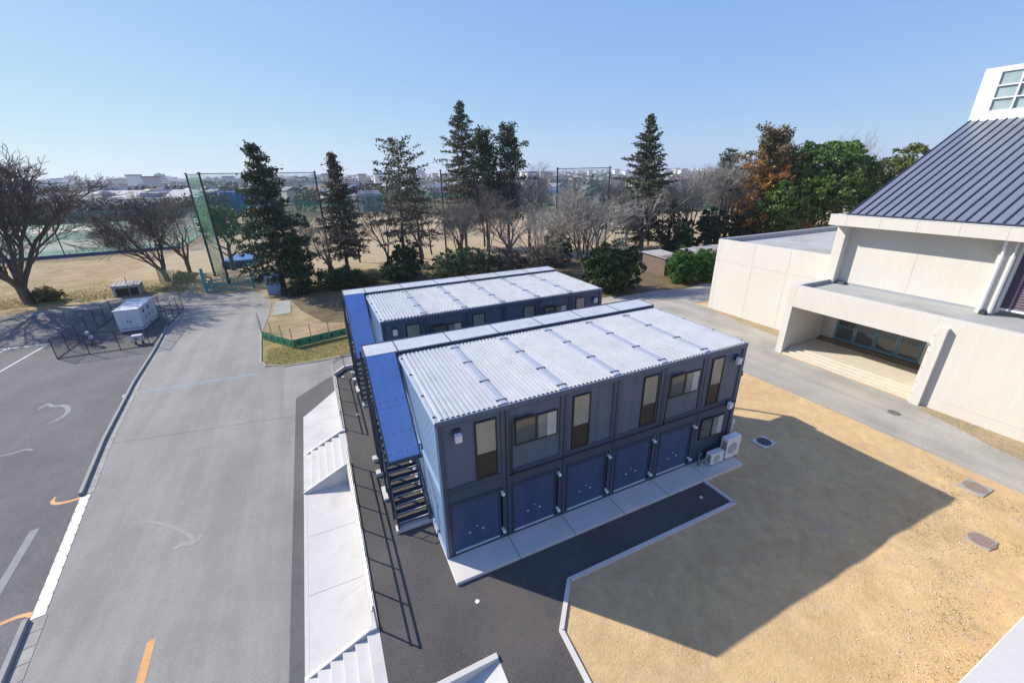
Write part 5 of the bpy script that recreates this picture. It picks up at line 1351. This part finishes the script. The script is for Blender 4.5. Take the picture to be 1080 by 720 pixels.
for i in range(560):
    Y = 260 * (3000 / 260) ** rw.random(); X = rw.uniform(-1.5, .8) * Y; x, y = view(X, Y); s = 1 + Y / 1200
    it.append((x, y, rw.uniform(4, 9) * s, rw.uniform(6, 11), 90))
woods('far trees sprinkled through the hazy town', it, 'wood', 2.0, 3)
it = []
for i in range(60):
    Y = rw.uniform(100, 200); X = rw.uniform(.55, 1.6) * Y; x, y = view(X, Y); it.append((x, y, rw.uniform(4, 7), rw.uniform(9, 14), 420))
woods('wooded edge behind the gymnasium and the pale bare trees', it, 'wood', .7, 4)

# ------------------------------------------------------------------ air
M['air'] = bpy.data.materials.new('air'); M['air'].use_nodes = True
nt = M['air'].node_tree; nt.nodes.remove(nt.nodes['Principled BSDF'])
pv = nt.nodes.new('ShaderNodeVolumePrincipled'); pv.inputs['Color'].default_value = (.78, .87, 1.0, 1); pv.inputs['Density'].default_value = .00019; pv.inputs['Anisotropy'].default_value = .2
nt.links.new(pv.outputs[0], nt.nodes['Material Output'].inputs['Volume'])
mb = MB(); mb.box(-4100, 4600, -1600, 6100, -4, 62)
hz = mb.build('haze', 'air'); tag(hz, 'thin bluish haze over the whole scene', 'haze', kind='stuff'); hz.display_type = 'WIRE'

# ------------------------------------------------------------------ camera, light, sky
cam = bpy.data.cameras.new('camera'); co = bpy.data.objects.new('camera', cam); COL.objects.link(co)
fw = Vector((.38978, .84056, -.37621)); rt_ = Vector((.90435, -.42649, -.01594)); up = Vector((.17384, .33401, .9264))
mt = Matrix((( rt_.x, up.x, -fw.x), (rt_.y, up.y, -fw.y), (rt_.z, up.z, -fw.z))).to_4x4()
co.matrix_world = Matrix.Translation((-2.31, -10.47, 12.457)) @ mt
cam.sensor_width = 36; cam.lens = 436.7 / 1080 * 36; cam.clip_start = .1; cam.clip_end = 20000
scene.camera = co
SKYC = ((.50, .91), (.44, 1.26), (.10, 3.10))
SUN = Vector((-.684 * .832, .729 * .832, .556)).normalized()
sl_ = bpy.data.lights.new('sun', 'SUN'); so = bpy.data.objects.new('sun', sl_); COL.objects.link(so)
sl_.energy = 4.4; sl_.angle = math.radians(.5); sl_.color = (1.0, .925, .81)
so.rotation_euler = SUN.to_track_quat('Z', 'Y').to_euler()
wd = bpy.data.worlds.new('World'); scene.world = wd; wd.use_nodes = True; nt = wd.node_tree
bg = nt.nodes['Background']; sky = nt.nodes.new('ShaderNodeTexSky'); sky.sky_type = 'NISHITA'; sky.sun_disc = False
sky.sun_elevation = math.asin(SUN.z); sky.sun_rotation = math.atan2(SUN.x, SUN.y); sky.altitude = 50; sky.air_density = 1.0; sky.dust_density = .2; sky.ozone_density = 3.0
sp = nt.nodes.new('ShaderNodeSeparateColor'); cb = nt.nodes.new('ShaderNodeCombineColor'); nt.links.new(sky.outputs[0], sp.inputs[0])
for ch, (g_, k_) in enumerate(SKYC):      # clear, evenly bright winter sky: per-channel contrast and gain
    pw = nt.nodes.new('ShaderNodeMath'); pw.operation = 'POWER'; pw.inputs[1].default_value = g_; nt.links.new(sp.outputs[ch], pw.inputs[0])
    ml = nt.nodes.new('ShaderNodeMath'); ml.operation = 'MULTIPLY'; ml.inputs[1].default_value = k_; nt.links.new(pw.outputs[0], ml.inputs[0]); nt.links.new(ml.outputs[0], cb.inputs[ch])
nt.links.new(cb.outputs[0], bg.inputs[0]); bg.inputs[1].default_value = .15
scene.view_settings.view_transform = 'Standard'; scene.view_settings.look = 'None'
scene.view_settings.exposure = .68; scene.view_settings.gamma = 1
scene.render.engine = 'CYCLES'
scene.cycles.max_bounces = 6; scene.cycles.volume_bounces = 0; scene.cycles.transparent_max_bounces = 12
